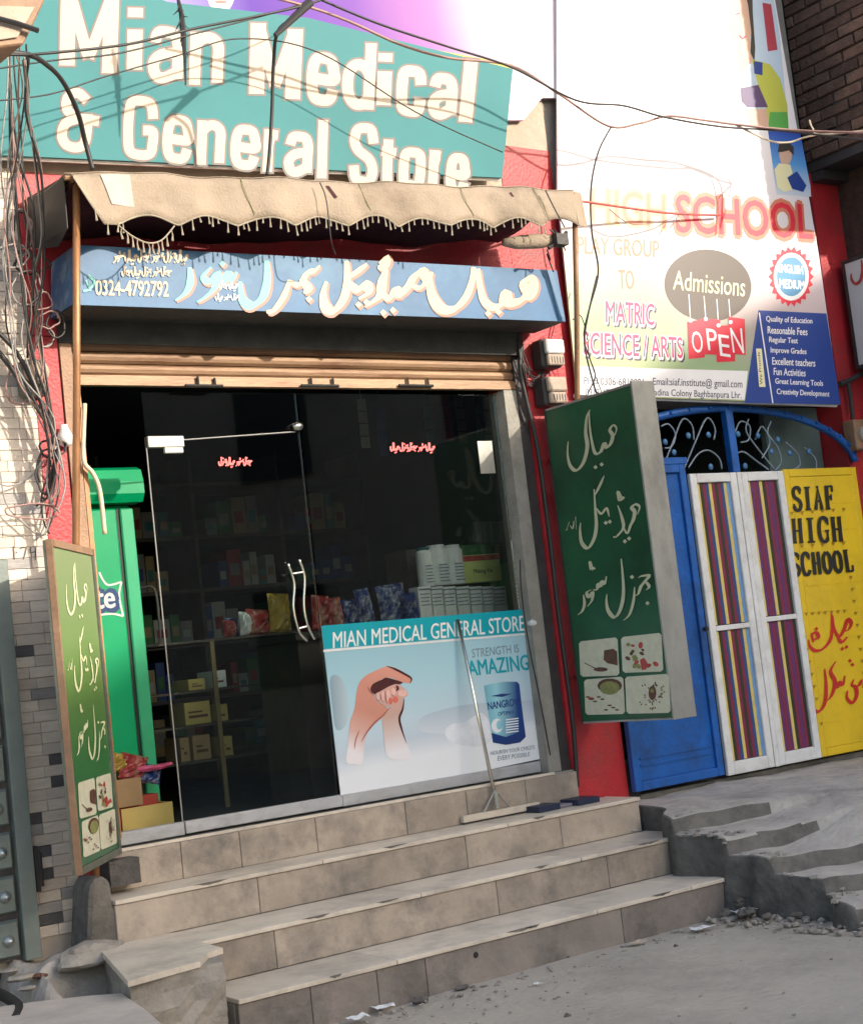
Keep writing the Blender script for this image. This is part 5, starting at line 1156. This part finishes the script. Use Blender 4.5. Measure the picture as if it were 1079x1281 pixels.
# arched fanlight
cx_, zc, rx, rz = 6.945, 2.33, 1.13, .37
def arc(t, k=1.0): return Vector((cx_ + rx * k * math.cos(t), GTY, zc + rz * k * math.sin(t)))
arcp = [arc(math.radians(3 + 174 * i / 40)) for i in range(41)]
MB().tube(arcp, .024, 8).build('arch_bar', M['gateblue'], sg, smooth=True)
for i in range(1, 20):
    a = arc(math.radians(3 + 174 * i / 20)); MB().lathe(a + Vector((0, -.022, .005)), [(0, .014), (.012, .010)], 6, (0, -1, 0)).build('arch_rivet', M['gateblue'], sg)
M['gateblue_l'] = mat('pale blue iron', (.10, .30, .55), .4, .15)
M['rosette'] = mat('blue rosette iron', (.05, .17, .34), .5, .25, 30); M['irongrey'] = mat('greyish thin iron', (.20, .26, .32), .45, .2)
for S_ in ([(330, 790), (370, 690), (395, 625), (415, 612), (440, 640), (445, 690)], [(408, 800), (450, 700), (485, 620), (505, 612), (525, 650), (520, 690)], [(425, 795), (460, 745), (500, 730), (540, 760), (550, 800)], [(322, 640), (350, 632), (376, 670), (362, 715), (335, 722)],
           [(650, 612), (642, 660), (690, 730), (748, 802)], [(600, 748), (630, 735), (680, 770), (725, 802)], [(735, 622), (722, 665), (760, 720), (772, 775), (750, 805)], [(790, 700), (832, 740), (842, 785), (812, 805)], [(598, 665), (620, 622), (655, 640), (650, 690), (620, 700)], [(860, 720), (900, 760), (905, 800)], [(675, 690), (700, 640), (730, 700), (700, 760)]):
    P = smoothpts([atY(719 + x / 3, 320 + y / 3, GTY) for x, y in S_], 6); MB().tube(P, .0055, 6).build('scroll_bar', M['irongrey'], sg, smooth=True)
for px, py in ((831, 553), (842, 566), (860, 545), (885, 544), (888, 584), (922, 543), (947, 545), (972, 550), (964, 565), (987, 567), (1011, 565), (931, 583)):
    c = atY(px, py, GTY - .012); MB().lathe(c, [(0, .018), (.006, .020), (.011, .012), (.013, .004)], 10, (0, -1, 0)).build('rosette', M['rosette'], sg, smooth=True)
# hinge
MB().lathe(atY(881, 787, GTY - .05), [(0, .014), (.02, .014)], 10, (0, -1, 0)).build('lock_ring', M['black'], sg)

# ================================================================== NEIGHBOUR OF BRICK
nb = thing('brick_house', 'dark brick upper storey jutting out at the top right', 'building', (8.5, -.5, 4.3))
BX = 8.06
bx('brick_core', (BX + .012, -1.31, 4.36), (11.5, .30, 8.0), M['mortar'], nb)
bx('lower_wall', (8.33, -.35, .3), (11.5, .35, 4.33), M['brick'], nb)
bx('floor_slab', (BX + .0, -1.32, 4.30), (11.5, .3, 4.358), M['blacksteel'], nb)
rb = random.Random(3); bc = None
z = 4.372; row = 0
while z < 7.9:
    y = -1.32 + (0 if row % 2 else -.115)
    near = z < 5.75
    if near:
        while y < .03:
            y0_, y1_ = max(y, -1.32), min(y + .222, .018)
            if y1_ - y0_ > .03:
                if bc is None or y1_ - y0_ < .221:
                    o = MB().box((BX - .004, y0_, z), (BX + .06, y1_, z + .066)).build('brick', M['brick'], nb, at=(BX, y0_, z), bevel=.004)
                    if y1_ - y0_ > .221: bc = o
                else:
                    o = bc.copy(); o.name = 'brick'; col.objects.link(o); o.location = Vector((BX + rb.uniform(-.012, .006), y0_, z)) - LOC[nb.name]; o.rotation_euler = (rb.uniform(-.02, .02), 0, rb.uniform(-.03, .03))
            y += .234
    z += .078; row += 1
mb = MB(); z = 4.372; row = 0
while z < 7.9:
    if z >= 5.75:
        y = -1.32
        while y < .0: mb.box((BX - .004, y, z), (BX + .06, min(y + .222, .018), z + .066)); y += .234
    x = BX + .05
    while x < 11.4: mb.box((x, -1.33, z), (x + .222, -1.305, z + .066)); x += .234
    z += .078; row += 1
mb.build('far_bricks', M['brick'], nb, kind='stuff')
o = MB().box((8.07, -.06, 4.31), (8.325, -.004, 4.74)) 
o = thing('pillar_shade_block', 'black block added for the shade over the right red pillar beneath the bricks', 'box', (8.18, -.05, 4.24))
bx('box_body', (8.068, -.10, 4.235), (8.32, -.003, 4.297), M['blacksteel'], o)  # black block put where the wall under the bricks is only shaded
o = MB().tube(smoothpts([(8.42, -.42, 4.29), (8.40, -.42, 4.0), (8.42, -.42, 3.85), (8.5, -.42, 3.7)], 5), .045, 10).build('drain_pipe', mat('grimy grey pipe', (.12, .12, .115), .5, .3, 9), None, smooth=True); tag(o, 'grimy grey pipe under the brick storey at the right edge', 'pipe')
ws = thing('white_box_sign', 'white box sign with a red Urdu letter jutting out at the right edge', 'sign', (8.25, -.45, 2.9))
WX = 8.18
wa = [(-.06, 2.96), (-.95, 2.96), (-.95, 3.70), (-.06, 3.70)]
bx('white_face', (WX, -.93, 2.98), (WX + .006, -.085, 3.66), mat('white flex sheet', (.62, .62, .64), .4, .05, 3), ws)
bx('black_frame', (WX - .004, -.084, 2.955), (WX + .14, -.06, 3.685), M['blacksteel'], ws); bx('black_frame', (WX - .004, -.93, 3.661), (WX + .14, -.085, 3.685), M['blacksteel'], ws); bx('black_frame', (WX - .004, -.93, 2.955), (WX + .14, -.085, 2.979), M['blacksteel'], ws)
bx('black_frame', (WX - .004, -1.33, 2.955), (WX + .14, -.931, 3.685), M['blacksteel'], ws); bx('back_sheet', (WX + .134, -.93, 2.98), (WX + .14, -.085, 3.66), M['white'], ws)
f = Pl((WX - .003, 0, 0), (1, 0, 0)).P
mb = MB(); stroke(mb, f, [(1077, 325), (1078, 338), (1076, 350), (1070, 355), (1065, 350), (1064, 342)], 4, .0, taper=(.5, .4)); mb.build('red_lettering', M['ink_red'], ws)
# hardware below it
hw = thing('wall_meter', 'rusty meter case hanging on the red wall under the white box sign', 'electric meter', tuple(atY(1068, 545, -.1)))
c = atY(1071, 545, -.06)
MB().box(c - Vector((.07, .05, .1)), c + Vector((.07, .05, .1))).build('case', M['rustframe'], hw, bevel=.01); MB().lathe(c + Vector((0, -.052, .0)), [(0, .05), (.02, .045)], 14, (0, -1, 0)).build('dial_glass', M['galv'], hw)
MB().tube([atY(1050, 480, -.05), atY(1062, 476, -.05), atY(1079, 466, -.05)], .018, 8).tube([atY(1060, 478, -.05), atY(1064, 500, -.05), atY(1066, 524, -.05)], .014, 8).build('conduit', M['blacksteel'], hw)
# ---- meters on the shop pillar
for px, py, face, lab in ((689, 441, M['white'], 'upper meter with a bright white face on the red pillar'), (692, 488, M['beige_wall'], 'lower meter with a dull beige face on the red pillar')):
    c = atY(px, py, -.09); mt_ = thing('electric_meter', lab, 'electric meter', tuple(c))
    MB().box((c.x - .075, -.10, c.z - .085), (c.x + .07, -.004, c.z + .075)).build('case', M['blacksteel'], mt_, bevel=.012)
    MB().box((c.x - .062, -.135, c.z - .012), (c.x + .068, -.101, c.z + .068)).build('face_plate', face, mt_, bevel=.008)
    MB().box((c.x - .055, -.128, c.z - .076), (c.x + .062, -.101, c.z - .016)).build('terminal_cover', M['beige_wall'], mt_, bevel=.006)
    mb = MB(); [mb.box((c.x - .036 + k * .02, -.1296, c.z - .066), (c.x - .030 + k * .02, -.1284, c.z - .03)) for k in range(5)]; mb.build('vent_slot', M['black'], mt_)
c = atY(46, 468, -.10); mt_ = thing('electric_meter', 'round faced old meter wrapped in cables on the left red pillar', 'electric meter', tuple(c))
MB().box((c.x - .06, -.09, c.z - .09), (c.x + .055, -.003, c.z + .07)).build('case', M['greyframe'], mt_, bevel=.012)
MB().lathe((c.x + .0, -.088, c.z + .01), [(0, .056), (.025, .055), (.04, .04), (.042, .01)], 18, (0, -1, 0)).build('glass_dial', M['beige_wall'], mt_, smooth=True)
o = MB().lathe(atY(81, 545, -.04) - Vector((0, 0, .05)), [(0, .012), (.01, .03), (.05, .035), (.08, .02), (.1, .016)], 12).build('light_bulb', M['white'], smooth=True); tag(o, 'small unlit white bulb hanging by the left shutter guide', 'bulb')
o = MB().tube(smoothpts([atY(px, py, -.04) for px, py in ((106, 505), (104, 560), (106, 580), (116, 592), (125, 615), (131, 668))], 6), .011, 8).build('hose', M['cable_cream'], smooth=True); tag(o, 'cream hose hanging in front of the green fridge', 'hose')
# lamp housing at top left corner
lh = thing('lamp_housing', 'weathered brown street lamp housing at the top left corner', 'street lamp', tuple(atY(20, 30, -1.2)))
P4 = [atY(*q, -1.2) for q in ((-30, 62), (30, 55), (58, -4), (60, -40), (-40, -40))]
MB().slab(P4, (-.02, .22, 0)).build('housing', M['rustframe'], lh, bevel=.006)
P4 = [atY(*q, -1.212) for q in ((-20, 52), (22, 46), (44, 8), (-20, 6))]
MB().slab(P4, (0, .008, 0)).build('cover_plate', M['beige_wall'], lh, bevel=.002)
MB().tube([atY(-20, 18, -1.23), atY(22, 29, -1.23), atY(48, 38, -1.23)], .010, 6).build('strap', M['black'], lh)
MB().tube([P4[0] + Vector((0, .2, .1)), P4[0] + Vector((-.5, 1.15, .1))], .02, 8).build('bracket', M['blacksteel'], lh)

# ================================================================== CABLES
def cable(pts, r, m, label, cat='cable', group=None, n=8, name='cable'):
    P = smoothpts([Pl((0, y, 0), (0, 1, 0)).P(px, py) for px, py, y in pts], n)
    o = MB().tube(P, r, 6).build(name, m, smooth=True); return tag(o, label, cat, group)
cable([(-40, 66, -.9), (20, 68, -.9), (62, 66, -.85), (160, 55, -.8), (240, 36, -.75), (320, 20, -.7), (388, 4, -.7), (470, -25, -.7)], .006, M['cable'], 'thin black wire rising across the top of the teal board')
cable([(-40, 66, -.88), (30, 67, -.88), (60, 82, -.8), (80, 104, -.7), (97, 140, -.6), (106, 175, -.5), (116, 212, -.50)], .011, M['cable'], 'thick black cable curving down over the ampersand')
cable([(388, 2, -.7), (366, 22, -.68), (347, 40, -.65), (342, 80, -.55), (340, 140, -.5), (337, 190, -.48), (334, 219, -.47)], .009, M['cable'], 'black cable dropping between the words down to the awning')
o = MB().tube([atY(388, 2, -.7), atY(344, 44, -.67)], [.022, .012], 8).build('cable_clamp', M['cable']); tag(o, 'thick dark cable clamp at the top above the second letter M', 'clamp')
cable([(300, -14, -.5), (385, 8, -.5), (440, 28, -.48), (500, 55, -.46), (560, 72, -.42), (640, 82, -.38), (700, 118, -.36), (760, 157, -.36), (800, 154, -.40), (835, 145, -.42), (880, 150, -.44), (925, 156, -.46), (1000, 163, -.6), (1090, 166, -.98)], .007, M['cable_pink'], 'dusty cable running from the board top to the brick house')
cable([(380, -10, -.6), (470, 28, -.56), (560, 58, -.5), (640, 84, -.45), (720, 125, -.4), (780, 132, -.42), (830, 146, -.44), (900, 158, -.46), (960, 162, -.5), (1020, 168, -.7), (1090, 176, -1.0)], .006, M['cable'], 'dark cable twisted with the dusty one across the white banner')
cable([(918, 155, -.45), (960, 175, -.46), (985, 178, -.5), (1005, 172, -.56), (1022, 168, -.7)], .006, M['cable_cream'], 'pale cable looping in front of the boy on the banner')
cable([(1012, 150, -.6), (1016, 160, -.62), (1026, 168, -.66), (1090, 162, -.98)], .005, M['cable_cream'], 'short pale wire end by the brick wall')
cable([(765, 157, -.36), (748, 190, -.32), (739, 235, -.28), (740, 290, -.26), (748, 340, -.24), (736, 390, -.22), (731, 430, -.2), (742, 480, -.2), (748, 496, -.18)], .0055, M['cable'], 'dark wire hanging down the left side of the school banner')
cable([(746, 345, -.2), (738, 380, -.2), (730, 420, -.2), (738, 450, -.18), (744, 470, -.17), (735, 492, -.16)], .004, M['cable'], 'second thin wire twisted beside the hanging banner wire')
cable([(716, 400, -.2), (726, 395, -.2), (734, 420, -.18), (738, 450, -.17), (752, 490, -.15)], .003, M['cable'], 'hair thin wire looping from the brown pole')
cable([(700, 250, -.4), (730, 252, -.3), (800, 262, -.2), (845, 267, -.18), (900, 269, -.17)], .007, mat('red and white tape', (.55, .12, .10), .5, .4, 60), 'reddish tape stretched across the school lettering')
cable([(762, 262, -.2), (790, 280, -.19), (830, 276, -.18), (848, 268, -.18), (838, 285, -.17)], .003, M['cable_pink'], 'fine reddish wire drooping under the tape')
cable([(-30, 90, -.5), (60, 76, -.5), (150, 66, -.48), (250, 40, -.46), (360, 10, -.44), (430, -20, -.44)], .004, M['cable'], 'second wire rising just under the top wire on the board')
cable([(-30, 128, -.4), (60, 118, -.4), (130, 96, -.40), (220, 70, -.4), (300, 48, -.38), (400, 66, -.38), (520, 140, -.36), (628, 190, -.34)], .0035, M['cable'], 'thin wire sagging over the middle of the teal board')
# ragged tape
o = MB(); 
P = [atY(px, py, -.45) for px, py in ((222, -5), (227, 18), (229, 40), (231, 70), (232, 106))]
o.tube(P, [.007, .012, .014, .008, .003], 6)
for k in range(26):
    t = random.random(); q = P[0].lerp(P[3], t); o.tube([q, q + Vector((random.uniform(-.035, .035), random.uniform(-.02, .02), random.uniform(-.05, .0)))], [.005, .001], 4)
o = o.build('torn_tape', M['cable']); tag(o, 'ragged black tape hanging beside the letter n', 'tape')
# left bundle
rc = random.Random(21)
kinds = [('black', M['cable'], .007), ('grey', M['cable_grey'], .005), ('dusty pink', M['cable_pink'], .005)]
def jit(pts, a): return [(x + rc.uniform(-a, a), y + rc.uniform(-a, a), z + rc.uniform(-.04, .02)) for x, y, z in pts]
base_paths = [
 [(8, -30, -.3), (6, 80, -.3), (10, 200, -.28), (20, 300, -.25), (32, 380, -.2), (34, 440, -.16), (52, 500, -.14), (68, 560, -.12), (64, 610, -.1), (52, 630, -.08)],
 [(16, -20, -.28), (18, 90, -.28), (22, 180, -.26), (34, 260, -.24), (38, 330, -.2), (44, 390, -.16), (48, 440, -.14), (60, 520, -.12), (74, 560, -.1)],
 [(28, 60, -.8), (26, 110, -.6), (22, 180, -.4), (12, 260, -.3), (8, 330, -.24), (10, 400, -.2), (30, 470, -.18), (60, 530, -.14), (70, 580, -.1)],
 [(30, 68, -.8), (32, 140, -.6), (46, 220, -.4), (50, 290, -.3), (50, 350, -.22), (46, 400, -.18), (40, 450, -.14)],
]
ordw = ('outermost', 'second', 'third', 'fourth')
for i in range(16):
    nm, mm, r = kinds[rc.choice((0, 0, 1, 2, 2))]
    P = jit(base_paths[i % 4], 7 + (i // 4) * 1.5)
    cable(P, r * rc.uniform(.45, .8), mm, '%s cable in the tangled bundle, %s' % (nm, ('ending at the pillar foot', 'ending beside the old meter', 'swinging down from the lamp housing', 'stopping short above the old meter')[i % 4]), 'cable', 'tangled cables on the left red pillar', 5)
for i, (cx_, cy_, rx_, ry_) in enumerate(((26, 290, 10, 26), (24, 292, 15, 30), (28, 288, 12, 22), (40, 330, 22, 12), (16, 320, 20, 14), (60, 400, 14, 10), (70, 405, 12, 16), (56, 420, 10, 14), (24, 480, 16, 26), (58, 590, 12, 30), (70, 600, 10, 40), (40, 640, 34, 10), (66, 560, 16, 12), (34, 360, 18, 22), (46, 376, 20, 12))):
    nm, mm, r = kinds[(0, 1, 2)[i % 3]]
    y = -.2 + .02 * (i % 4) if cy_ < 420 else -.09 - .01 * (i % 4)
    P = [(cx_ + rx_ * math.cos(t) + rc.uniform(-2, 2), cy_ + ry_ * math.sin(t) + rc.uniform(-2, 2), y - .01 * k / 12) for k, t in enumerate([rc.uniform(0, 6) + 7.0 * k / 12 for k in range(1)] and [i + 7.2 * k / 13 for k in range(14)])]
    cable(P, .004 if nm != 'black' else .005, mm, 'coiled %s loop of spare wire %s' % (nm, 'up beside the awning end' if cy_ < 345 else 'level with the blue sign' if cy_ < 450 else 'low on the left red pillar'), 'cable', 'coiled wire loops by the left red pillar', 4)
for P, r, mm, lab in (([(-20, 420, -.12), (10, 455, -.12), (40, 500, -.12), (68, 545, -.1), (72, 575, -.1)], .012, M['cable'], 'thick black cable sloping in from the left to the red pillar'),
          ([(-20, 400, -.12), (20, 440, -.12), (50, 500, -.12), (70, 555, -.1), (66, 590, -.08), (58, 620, -.05)], .010, M['cable'], 'second thick black cable beside the sloping one'),
          ([(-10, 600, -.05), (10, 608, -.05), (36, 598, -.05), (56, 575, -.06)], .004, M['cable_grey'], 'grey wire curving over the tiles above the number'),
          ([(0, 590, -.05), (8, 630, -.05), (30, 655, -.05), (52, 670, -.05), (62, 650, -.05), (68, 610, -.06)], .004, M['cable_grey'], 'grey wire looping low on the tiled wall'),
          ([(62, 580, -.06), (74, 602, -.05), (68, 640, -.04), (56, 668, -.04), (44, 666, -.04)], .004, M['cable'], 'black wire end crossing the lower red pillar'),
          ([(62, 590, -.06), (52, 620, -.05), (54, 650, -.04), (62, 668, -.04)], .004, M['cable'], 'black wire drooping to the top of the bleached sign')):
    cable(P, r, mm, lab)
for i in range(7):
    x0_ = 646 + rc.uniform(-4, 4)
    P = [(x0_, 425 + rc.uniform(-10, 10), -.03), (655 + rc.uniform(-6, 8), 455 + rc.uniform(-10, 10), -.04), (662 + rc.uniform(-6, 12), 475 + rc.uniform(-10, 10), -.03), (690 + rc.uniform(-12, 8), 460 + rc.uniform(-25, 25), -.04)]
    cable(P, .0035, M['cable'], 'thin black wire feeding the two meters on the red pillar', 'cable', 'wires around the two meters', 5)
cable([(652, 430, -.03), (650, 460, -.03), (658, 500, -.03), (672, 560, -.02), (686, 660, -.02), (700, 780, -.02), (716, 900, -.02), (722, 985, -.02)], .012, M['cable'], 'black cable running down the edge of the right shutter guide')
cable([(400, 228, -.55), (408, 250, -.57), (414, 300, -.57), (420, 318, -.5)], .003, M['cable'], 'thin wire hanging over the middle of the awning')
cable([(682, 238, -.55), (694, 262, -.57), (706, 284, -.57)], .004, M['cable'], 'thin wire over the right end of the awning')
cable([(684, 312, -.42), (688, 325, -.4), (684, 318, -.36), (692, 340, -.35)], .004, M['cable'], 'curled wire end under the right awning corner')
cable([(650, 700, -.01), (652, 740, .0), (660, 800, .0), (676, 880, .01), (688, 945, .02)], .004, M['cable'], 'thin black wire along the grey jamb by the poster')

# ================================================================== SQUEEGEE, DUSTPAN, LITTER
sq = thing('floor_wiper', 'long handled floor wiper leaning on the poster from the top step', 'floor wiper', tuple(atZ(622, 1010, .54)))
top_ = atY(572, 775, .068); bot = atY(621, 1006, -.075)
MB().tube([top_, bot], .010, 10).build('handle', M['chrome'], sq, smooth=True)
a = atY(580, 1029, -.075); b = atY(676, 1013, -.075); a.z = b.z = .546
MB().slab([a + Vector((0, 0, 0)), b + Vector((0, 0, 0)), b + Vector((0, .03, 0)), a + Vector((0, .03, 0))], (0, 0, .034)).build('blade_holder', M['marble_top'], sq, bevel=.003)
MB().slab([a + Vector((0, .01, -.008)), b + Vector((0, .01, -.008)), b + Vector((0, .016, -.008)), a + Vector((0, .016, -.008))], (0, 0, .008)).build('rubber_blade', M['blacksteel'], sq)
MB().tube([bot + Vector((-.003, 0, .06)), bot + Vector((.0, 0, -.02))], .014, 8).tube([bot + Vector((0, 0, .07)), a.lerp(b, .28) + Vector((0, .01, .034))], .005, 6).tube([bot + Vector((0, 0, .07)), a.lerp(b, .62) + Vector((0, .01, .034))], .005, 6).build('bracket', M['galv'], sq)
dp = thing('dustpan', 'navy blue dustpan lying at the right end of the top step', 'dustpan', (5.35, -.12, .537))
M['navyplastic'] = mat('dull navy plastic', (.012, .02, .055), .5, .2, 10)
def db(px0, py0, px1, py1, y, d, m, nm): A_ = atY(px0, py1, y); B_ = atY(px1, py0, y); MB().box((A_.x, y, .538), (B_.x, y + d, min(.568, max(.55, B_.z)))).build(nm, m, dp, bevel=.003)
db(674, 1000, 700, 1012, -.18, .13, M['navyplastic'], 'pan_side'); db(723, 991, 749, 1004, -.20, .15, M['navyplastic'], 'pan_side'); db(700, 1003, 723, 1010, -.15, .08, mat('grey purple plastic', (.25, .22, .28), .5, .1), 'pan_floor')
def paper(px, py, z, s, label, m=None, cat='litter', name='paper_scrap', sub=1):
    c = atZ(px, py, z); mb = MB(); n = 3
    for j in range(n + 1):
        for i in range(n + 1): mb.v.append(Vector((c.x + s * (i / n - .5) * 1.6 + random.uniform(-.1, .1) * s, c.y + s * (j / n - .5) * 1.2, z + .008 + random.uniform(0, .25) * s)))
    for j in range(n):
        for i in range(n): a = j * (n + 1) + i; mb.f.append((a, a + 1, a + n + 2, a + n + 1))
    o = mb.build(name, m or M['paper_white']); mo_ = o.modifiers.new('s', 'SOLIDIFY'); mo_.thickness = .002; return tag(o, label, cat)
c = atZ(935, 1142, .03)
paper(936, 1142, .02, .10, 'white crumpled paper by the dark hollow right of the steps'); paper(951, 1139, .02, .06, 'pale scrap touching the larger white paper', M['wcarton'])
paper(877, 1164, .005, .06, 'white scrap of litter below the right end of the steps'); paper(796, 1182, .004, .045, 'beige flattened scrap on the street near the lowest step', M['beige_wall'])
paper(480, 1263, .004, .05, 'small white scrap at the foot of the lowest step'); paper(448, 1276, .004, .05, 'white scrap at the bottom edge of the picture'); paper(672, 1233, .004, .02, 'tiny white speck on the street before the steps'); paper(793, 1041, .36, .022, 'white bit on the right end of the middle tread')
for px, py, z, r, lab in ((473, 1046, .54, .02, 'dark crumpled leaf on the upper tread'), (578, 1238, .0, .02, 'dark clod at the foot of the lowest step'), (525, 1254, .0, .025, 'brown clod against the lowest riser'), (845, 1186, .0, .012, 'dark pebble on the street'), (710, 1272, .0, .012, 'pebble near the bottom edge')):
    c = atZ(px, py, z); o = MB().blob((0, 0, 0), r, 1.3, .8, .7, .35, 2).build('clod', M['ink_brown'] if z else M['darkconc'], None, at=(0, 0, 0)); o.location = c + Vector((0, 0, r * .35)); tag(o, lab, 'clod')
mb = MB()
for k in range(260):
    x = rc.uniform(2.9, 5.6); y = -1.06 - abs(rc.gauss(0, .25 if k % 2 else .7)); r = rc.uniform(.003, .009) * (1.4 if y > -1.2 else 1)
    mb.blob((x, y, .002), r, 1.2, 1, .6, .3, 1)
for k in range(160):
    x = rc.uniform(5.2, 5.6); y = rc.uniform(-2.0, -.7); mb.blob((x, y, .012 if x < 5.25 else ht(x, y) if ht(x, y) > 0 else .01), rc.uniform(.006, .022), 1.2, 1, .7, .35, 1)
mb.build('street_grit', M['concrete'], kind='stuff', at=(4, -1.3, 0))
for i in range(10):
    x = rc.uniform(5.14, 5.42); y = rc.uniform(-1.6, -.72); o = MB().blob((0, 0, 0), rc.uniform(.02, .042), 1.2, 1, .7, .3, 2).build('rubble', M['darkconc'] if i % 3 else M['grimeshade_cement'], None, at=(0, 0, 0)); o.location = (x, y, .03 + .05 * rc.random()); tag(o, 'dark rubble lump in the hollow between the shop steps and the cement terrace', 'rubble', 'rubble lumps in the hollow right of the steps')
for px, py in ((595, 1195), (710, 1200)):
    c = Pl((0, -1.021, 0), (0, 1, 0)).P(px, py); o = MB().lathe(c, [(0, .014 if px < 600 else .006), (.002, .012)], 12, (0, -1, 0)).build('stain_spot', M['ink_black'], bpy.data.objects['shop_steps'])

for y_, z_, xs_ in ((-.309, .527, (3.05, 4.02, 4.9)), (-.661, .347, (3.35, 3.72, 4.6, 5.3)), (-1.031, .167, (3.2, 4.15, 4.22, 5.0))):
    for x_ in xs_:
        mb = MB(); w_ = rc.uniform(.03, .09); n_ = 7
        for q in range(n_ + 1):
            xx = x_ + w_ * (q / n_ - .5) * 2; d_ = .010 * math.sin(math.pi * q / n_) * rc.uniform(.6, 1.2)
            mb.v += [Vector((xx, y_ - .0006, z_ + .0096)), Vector((xx, y_ - .0006, z_ + .0096 - d_)), Vector((xx, y_ + d_ * .9, z_ + .0098))]
        for q in range(n_): a = q * 3; mb.f += [(a, a + 1, a + 4, a + 3), (a, a + 3, a + 5, a + 2)]
        mb.build('chipped_nosing', M['grimeshade_cement'], bpy.data.objects['shop_steps'])
# ================================================================== HOUSE ACROSS THE STREET (behind the viewer, throws the shade)
hx = thing('house_across_street', 'plain rendered house across the street facing the shop', 'building', (11, -14, 0))
P0, P1 = Vector((5.2, -23.9, 0)), Vector((15.7, -4.05, 0)); d = (P1 - P0).normalized(); nrm = Vector((d.y, -d.x, 0))
q0 = [P0, P1, P1 + nrm * 7, P0 + nrm * 7]
MB().hexa([p + Vector((0, 0, 0)) for p in q0], [p + Vector((0, 0, 7.47)) for p in q0]).build('wall', M['beige_wall'], hx)
for i in range(6):
    for lv in (1.2, 4.2):
        a = P0 + d * (2 + i * 3.4) - nrm * .01; b = a + d * 1.2
        MB().hexa([a + Vector((0, 0, lv)), b + Vector((0, 0, lv)), b - nrm * .04 + Vector((0, 0, lv)), a - nrm * .04 + Vector((0, 0, lv))], [a + Vector((0, 0, lv + 1.4)), b + Vector((0, 0, lv + 1.4)), b - nrm * .04 + Vector((0, 0, lv + 1.4)), a - nrm * .04 + Vector((0, 0, lv + 1.4))]).build('window', M['blacksteel'], hx)
